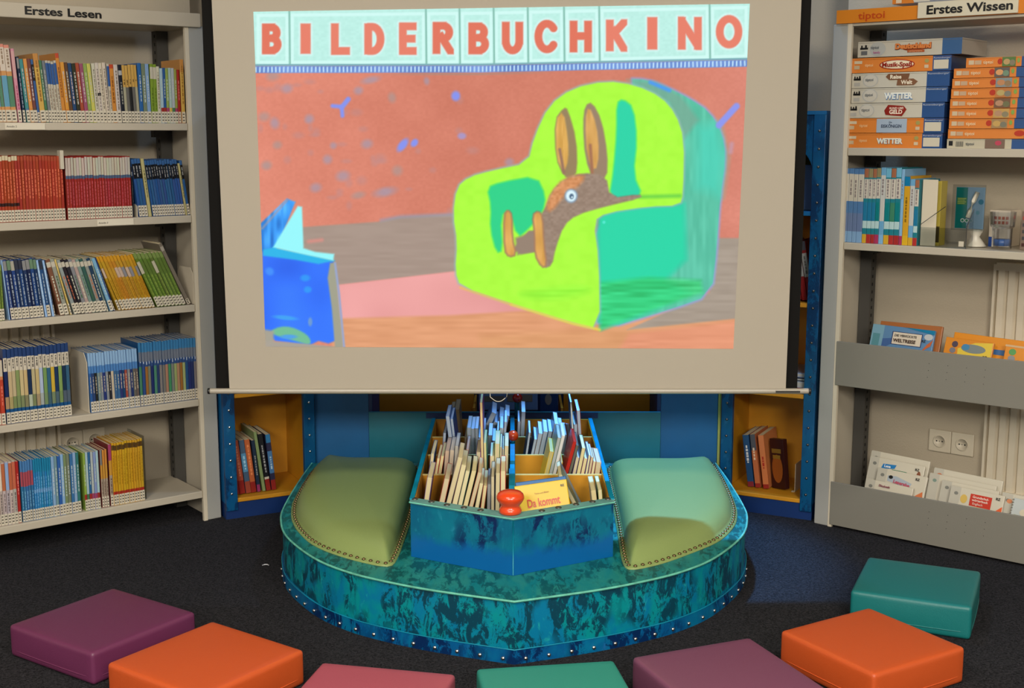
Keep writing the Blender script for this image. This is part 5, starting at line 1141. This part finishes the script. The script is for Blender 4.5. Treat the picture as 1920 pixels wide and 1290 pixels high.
# ------------------------------------------------------------------ blue alcove furniture behind the screen
def wing(A_, B_, label, left, zt=1.36):
    A_, B_ = Vector(A_), Vector(B_)
    fr = frame(A_, B_-A_); W = (B_-A_).length
    r_ = empty('alcove_bookcase', fr, label, 'bookcase')
    cw = .04; D = .27
    MB().box(.0, W, .0, D, 0, .055).build('plinth', 'blue_dark', r_)
    for a, b_ in ((0, cw), (W-cw, W)):
        pl = MB().box(a, b_, -.008, .012, .03, zt).build('front_column', 'patina_post', r_); bevel(pl, .002)
        MB().box(a if a == 0 else W-.012, .012 if a == 0 else W, .0122, D, .055, zt).build('side_board', 'blue_panel', r_)
        pr_ = None
        for k in range(22):
            M = Matrix.Translation(((a+b_)/2, -.008, .09+k*.058)) @ Matrix.Rotation(math.pi/2, 4, 'X')
            if pr_ is None: pr_ = MB().lathe(dome(.0048), 10).build('rivet', 'steel' if left else 'dark_steel', r_); pr_.matrix_basis = M
            else: inst(pr_, r_, M)
    MB().box(.0125, W-.0125, D-.006, D, .055, zt).build('back_board', 'yellow_paint', r_)
    for a in (.013, W-.017): MB().box(a, a+.004, .013, D-.007, .056, 1.02).build('side_lining', 'yellow_paint', r_)
    for z0, m_ in ((.056, 'yellow_paint'), (.418, 'yellow_paint'), (.728, 'yellow_paint'), (1.032, 'blue_panel')):
        bevel(MB().box(.018, W-.018, -.002, D-.008, z0, z0+.014).build('shelf_board', m_, r_), .002)
    # arched top
    mb = MB(); n_ = 16; pts = []
    x0, x1 = cw, W-cw; zc = 1.17; ra = (x1-x0)/2
    for k in range(n_+1):
        a = math.pi*k/n_; pts.append(((x0+x1)/2-ra*math.cos(a), zc+ra*.85*math.sin(a)))
    vs = []; fs = []
    for (x, z) in pts: vs += [(x, 0, z), (x, 0, zt), (x, .012, z), (x, .012, zt)]
    for k in range(n_): fs += [(4*k, 4*k+4, 4*k+5, 4*k+1), (4*k+2, 4*k+3, 4*k+7, 4*k+6), (4*k, 4*k+2, 4*k+6, 4*k+4)]
    mb.add(vs, fs); mb.build('arch_panel', 'patina_post', r_)
    MB().box(0, W, -.008, D, zt, zt+.012).build('top_board', 'blue_panel', r_)
    return r_, fr, W
wl, FWL, WL = wing((-.974, 4.210), (-.69, 4.36), 'blue riveted alcove bookcase with yellow compartments, left of the seating island', True)
wr, FWR, WR = wing((.73, 4.35), (1.018, 4.20), 'blue riveted alcove bookcase with yellow compartments, right of the seating island', False)
# centre part with front trough
cen = empty('alcove_bench_box', (0, 4.38, 0), 'flat blue wall unit with a teal front box between the two alcove bookcases', 'wall unit')
MB().box(-.69, -.502, 0, .02, 0, .9).build('blue_panel', 'blue_panel', cen); MB().box(.521, .72, 0, .02, 0, .9).build('blue_panel', 'blue_panel', cen)
MB().box(.7205, .7285, -.012, .02, 0, .9).build('edge_strip', 'lime_edge', cen)
MB().box(-.50, .519, -.012, 0, .0, .340).build('front_panel', 'teal_panel', cen)
MB().box(-.30, .30, -.0135, -.0125, .318, .338).build('dark_band', 'blue_dark', cen)
MB().box(-.50, .519, 0.0, .25, .22, .23).build('trough_floor', 'yellow_deep', cen)
MB().box(-.501, -.489, .001, .25, .231, .9).build('end_board', 'blue_dark', cen); MB().box(.508, .520, .001, .25, .231, .9).build('end_board', 'blue_dark', cen)
MB().box(-.488, -.14, .235, .249, .231, .352).build('yellow_bin_back', 'yellow_paint', cen); MB().box(.19, .507, .235, .249, .231, .352).build('yellow_bin_back', 'yellow_paint', cen)
for x in (-.133, .175): MB().box(x-.004, x+.004, .002, .234, .231, .352).build('trough_divider', 'yellow_deep', cen)
MB().box(-.55, .58, .2505, .26, 0, 1.1).build('rear_board', 'blue_dark', cen)
# two picture books standing in the trough behind
o, w = faceY('picture_book', (898, 700), (1008, 700), (898, 772), 4.47, 4.42, 'grey blue picture book facing out under the screen, behind the trough', (74, 100, 140), .132, .006, [('r', .01, .09, .03, .05, (90, 86, 80)), ('r', .1, .19, .03, .055, (96, 90, 82)), ('r', .02, .18, .14, .16, (120, 140, 170))])
o, w = faceY('picture_book', (1012, 705), (1046, 705), (1012, 772), 4.48, 4.43, 'dark blue picture book facing out, right of the grey blue one', (16, 40, 80), .155, .006, [('e', .03, .07, .012, .02, (100, 96, 90))])
# books in the left lower compartment
def wingrow(fr, W, zs, data, where, y0=.05, dep=.16):
    PK = pack([[sx(fr, q[0], zs, y0), -math.radians(q[3]), (sx(fr, q[1], zs, y0)-sx(fr, q[0], zs, y0))*math.cos(math.radians(q[3]))-.0003, q[2]] for q in data], .0185)
    for (x0, ang, t, h), (p0, p1, h, lean, bands, cover, ttl, wd) in zip(PK, data):
        M = fr @ Matrix.Translation((x0, y0, zs+.0016)) @ Matrix.Rotation(ang, 4, 'Y')
        make_book(M, t, h, dep, bands, cover, f'{wd}, {where}', 'books in the '+where.split(' in the ')[-1].split(',')[0], 0, ttl, name='hardback_book')
RF = (140, 30, 24)
wingrow(FWL, WL, .071, [(436, 450, .19, 6, [(0, .25, RF)], (176, 74, 44), (.3, .9, (200, 120, 90)), 'leftmost orange red book'), (450, 461, .19, 6, [(0, .25, RF)], (170, 66, 40), (.3, .9, (200, 120, 90)), 'second orange red book'), (462, 472, .19, 6, [(0, .22, (150, 60, 40)), (.4, .75, (70, 130, 170))], (60, 84, 110), (.4, .7, (150, 190, 210)), 'blue grey book with orange foot'), (472, 482, .19, 6, [(0, .2, RF)], (180, 84, 40), (.3, .9, (210, 130, 80)), 'bright orange book'), (483, 492, .185, 5, [(0, .14, (140, 40, 90))], (30, 44, 66), (.3, .7, (150, 150, 140)), 'dark blue book with magenta foot'), (493, 499, .215, 7, [], (120, 140, 86), None, 'tall pale green book'), (500, 509, .205, 7, [(0, .2, RF), (.2, .24, WHITE)], (26, 26, 30), (.3, .8, (150, 150, 150)), 'black tall book with red foot'), (510, 519, .2, 5, [(0, .18, RF), (.3, .7, (60, 110, 160)), (.85, 1, (40, 110, 160))], (40, 40, 70), (.35, .6, (170, 190, 200)), 'rightmost blue book with red foot')], 'leaning in the left yellow compartment', y0=.035)
wingrow(FWR, WR, .071, [(1402, 1414, .185, 8, [(0, .1, (120, 30, 40))], (24, 64, 110), (.4, .8, (190, 190, 190)), 'blue book'), (1416, 1426, .19, 8, [(0, .08, RF), (.7, 1, (70, 70, 80))], (176, 92, 50), (.5, .75, (200, 180, 160)), 'orange book with grey top'), (1431, 1442, .19, 8, [(0, .08, RF)], (190, 104, 54), (.3, .6, (150, 40, 30)), 'light orange book')], 'leaning in the right yellow compartment', y0=.06)
xw = sx(FWR, 1443, .08, .07)
o = tag(bevel(MB().box(0, .062, 0, .02, 0, .175, alb((44, 16, 14))).build('picture_book', 'printed', None, FWR @ Matrix.Translation((xw+.004, .09, .0715)) @ Matrix.Rotation(-.45, 4, 'Z') @ Matrix.Rotation(-.12, 4, 'Y')), .001), 'dark red brown book turned face out in the right yellow compartment', 'book')
deco(o, [('e', .03, .07, .024, .05, (130, 70, 24)), ('r', .008, .05, .125, .14, (110, 84, 30)), ('r', .012, .046, .105, .118, (120, 90, 30))], 'cover_print')
bk = empty('bookend', FWR @ Matrix.Translation((xw+.088, .07, .0712)), 'white wire bookend plate in the right yellow compartment', 'bookend')
MB().box(0, .0015, 0, .1, 0, .1).build('upright_plate', 'edge_metal', bk); MB().box(-.012, -.001, 0, .02, .0, .001).build('base_plate', 'edge_metal', bk)
# upper compartments of the right wing
z0 = .7425
for k in range(4):
    M = FWR @ Matrix.Translation((.215+k*.021, .035, z0)) @ Matrix.Rotation(math.radians(-11), 4, 'Y')
    make_book(M @ Matrix.Translation((0, 0, .004)), .019, .2, .15, [(0, .35, (130, 20, 22)), (.4, .8, (140, 140, 140)), (.85, 1, (60, 60, 70))], (120, 24, 26), f'red and grey leaning book, {ordinal(k+1)} from left, upper right alcove', 'books in the upper right alcove compartment', 0, (.45, .75, (80, 80, 80)), name='hardback_book')
zc = .4325
for k, (c_, h_, lb) in enumerate([((150, 40, 34), .018, 'red edged book lying at the bottom of the alcove stack'), ((150, 160, 180), .022, 'grey blue book lying in the middle of the alcove stack'), ((30, 36, 60), .012, 'dark book lying third in the alcove stack'), ((130, 150, 190), .016, 'pale blue book lying on top of the alcove stack')]):
    o = tag(MB().box(.19-.002*k, .297, .02+.004*k, .2, 0, h_-.0006, alb(c_)).build('lying_book', 'printed', None, FWR @ Matrix.Translation((0, 0, zc))), lb, 'book', 'books lying flat in the right alcove')
    MB().box(.191-.002*k, .2965, .0194+.004*k, .021+.004*k, .003, h_-.004, alb((170, 170, 170))).build('pages', 'paper', o); zc += h_
o = tag(MB().box(.17, .285, .0, .004, 0, .15, alb((80, 110, 160))).build('picture_book', 'printed', None, FWR @ Matrix.Translation((-.01, .09, 1.047)) @ Matrix.Rotation(-.15, 4, 'X')), 'blue picture book standing under the arch of the right alcove bookcase', 'book')

# ------------------------------------------------------------------ floor cushions
def cushion(c4_, z, vinyl, label, th):
    P_ = [Vector(p) for p in c4_]; c = sum(P_, Vector((0, 0)))/4; ex = (P_[2]-P_[1]+P_[3]-P_[0])/2; ey = (P_[1]-P_[0]+P_[2]-P_[3])/2
    S = (ex.length+ey.length)/2+.004; ang = (math.atan2(ex.y, ex.x)+math.atan2(-ey.x, ey.y))/2
    r_ = empty('floor_cushion', Matrix.Translation((c.x, c.y, 0)) @ Matrix.Rotation(ang, 4, 'Z'), label, 'cushion', 'square vinyl floor cushions around the seating island')
    n_ = 18; vs = []; fs = []; a = S/2
    # rounded, slightly domed box from a warped grid shell
    def pt(u, v, w):
        x, y, zc_ = u*a, v*a, (w+1)/2*th
        rr = .010
        if abs(w) == 1: zc_ += (.0035*(1-u*u)*(1-v*v))*(1 if w > 0 else 0)
        bul = .004*(1-w*w); x *= 1+bul*(1-v*v)/a*.8; y *= 1+bul*(1-u*u)/a*.8
        return (x, y, zc_)
    mb = MB(); k = 12
    for w in (-1, 1):
        vs = [pt(-1+2*i/k, -1+2*j/k, w) for j in range(k+1) for i in range(k+1)]
        fs = [(j*(k+1)+i, j*(k+1)+i+1, (j+1)*(k+1)+i+1, (j+1)*(k+1)+i) for j in range(k) for i in range(k)]
        if w < 0: fs = [f[::-1] for f in fs]
        mb.add(vs, fs, smooth=True)
    kk = 6
    for s_ in range(4):
        vs = []
        for j in range(kk+1):
            w = -1+2*j/kk
            for i in range(k+1):
                q = -1+2*i/k; u, v = [(q, -1), (1, q), (-q, 1), (-1, -q)][s_]; vs.append(pt(u, v, w))
        fs = [(j*(k+1)+i, j*(k+1)+i+1, (j+1)*(k+1)+i+1, (j+1)*(k+1)+i) for j in range(kk) for i in range(k)]
        mb.add(vs, fs, smooth=True)
    o = mb.build('cushion_cover', 'vinyl_'+vinyl, r_)
    wd_ = o.modifiers.new('weld', 'WELD'); wd_.merge_threshold = .0002
    b_ = o.modifiers.new('bevel', 'BEVEL'); b_.width = .009; b_.segments = 3; b_.limit_method = 'ANGLE'; b_.angle_limit = math.radians(50)
    q = []
    for s_ in range(4):
        for i in range(k):
            t = -1+2*i/k; u, v = [(t, -1), (1, t), (-t, 1), (-1, -t)][s_]; p = pt(u, v, -.55); f = .975 if i == 0 else (.994 if i in (1, k-1) else 1.0); q.append((p[0]*f, p[1]*f, p[2]))
    MB().tube(q, .0016, 6, closed=True).build('seam', 'vinyl_'+vinyl, r_)
cushion([(-1.268, 3.059), (-1.081, 3.321), (-.818, 3.144), (-.994, 2.884)], .08, 'purple', 'dark purple floor cushion at far left, beside the orange one', .082)
cushion([(-.942, 2.817), (-.758, 3.071), (-.495, 2.888), (-.679, 2.634)], .09, 'orange', 'orange floor cushion on the left between purple and pink ones', .086)
cushion([(-.506, 2.504), (-.44, 2.814), (-.13, 2.748), (-.196, 2.438)], .09, 'pink', 'rose pink floor cushion at the bottom edge, left of centre', .088)
cushion([(-.032, 2.462), (-.08, 2.778), (.236, 2.826), (.284, 2.51)], .09, 'turquoise', 'light turquoise floor cushion in front of the island tip', .088)
cushion([(.281, 2.838), (.585, 2.96), (.70, 2.675), (.396, 2.553)], .09, 'mauve', 'mauve purple floor cushion right of centre, beside the right orange one', .088)
cushion([(.651, 3.001), (.923, 3.145), (1.091, 2.895), (.824, 2.755)], .09, 'orange', 'orange floor cushion on the right, in front of the teal one', .090)
cushion([(.893, 3.278), (1.03, 3.549), (1.325, 3.423), (1.196, 3.181)], .09, 'teal', 'teal floor cushion at far right near the right bookcase', .090)
# small curved white sliver on the carpet
P3 = gz(498, 1061, 0); tag(MB().tube([P3+Vector((-.010, 0, .002)), P3+Vector((-.003, .006, .0025)), P3+Vector((.004, .006, .0025)), P3+Vector((.009, .001, .002))], .0016, 6, col=alb((200, 200, 205))).build('white_sliver', 'paper'), 'tiny curved white sliver on the dark carpet left of the island', 'scrap')

# ------------------------------------------------------------------ light
def area(name, loc, target, size, sy, power, color, spread=None):
    l = bpy.data.lights.new(name, 'AREA'); l.energy = power; l.color = color; l.shape = 'RECTANGLE'; l.size = size; l.size_y = sy
    if spread: l.spread = math.radians(spread)
    o = bpy.data.objects.new(name, l); COL.objects.link(o); o.location = loc
    o.rotation_euler = (Vector(target)-Vector(loc)).to_track_quat('-Z', 'Y').to_euler(); return o
WARM = (1, .93, .82)
area('ceiling_lamp_left', (-1.2, .9, 2.8), (-1.2, .9, 0), 1.2, .6, 62, WARM)
area('ceiling_lamp_right', (1.2, .9, 2.8), (1.2, .9, 0), 1.2, .6, 62, WARM)
area('rear_fill_left', (-1.2, -2.5, 2.75), (-.6, 0, 1.0), 1.4, .9, 190, WARM)  # unseen fill behind the camera, tilted to brighten the shelf interiors
area('rear_fill_right', (1.2, -2.5, 2.75), (.6, 0, 1.0), 1.4, .9, 190, WARM)  # second unseen fill, same purpose on the right
def spot(name, loc, tgt, power, col_, ang, blend, soft):
    sp = bpy.data.lights.new(name, 'SPOT'); sp.energy = power; sp.color = col_; sp.spot_size = math.radians(ang); sp.spot_blend = blend; sp.shadow_soft_size = soft
    so = bpy.data.objects.new(name, sp); COL.objects.link(so); so.location = loc; so.rotation_euler = (Vector(tgt)-so.location).to_track_quat('-Z', 'Y').to_euler()
spot('alcove_spotlight', (.40, 4.25, 2.55), (.40, 3.85, .2), 520, (.13, .44, 1), 31, .6, .06)
spot('alcove_fill', (.45, 4.35, 2.5), (.45, 4.3, 0), 38, (.35, .6, 1), 165, 1, .1)  # added weak blue fill that tints the shelf posts and wall
w = bpy.data.worlds.new('world'); scn.world = w; w.use_nodes = True
w.node_tree.nodes['Background'].inputs[0].default_value = (.9, .86, .8, 1); w.node_tree.nodes['Background'].inputs[1].default_value = .5
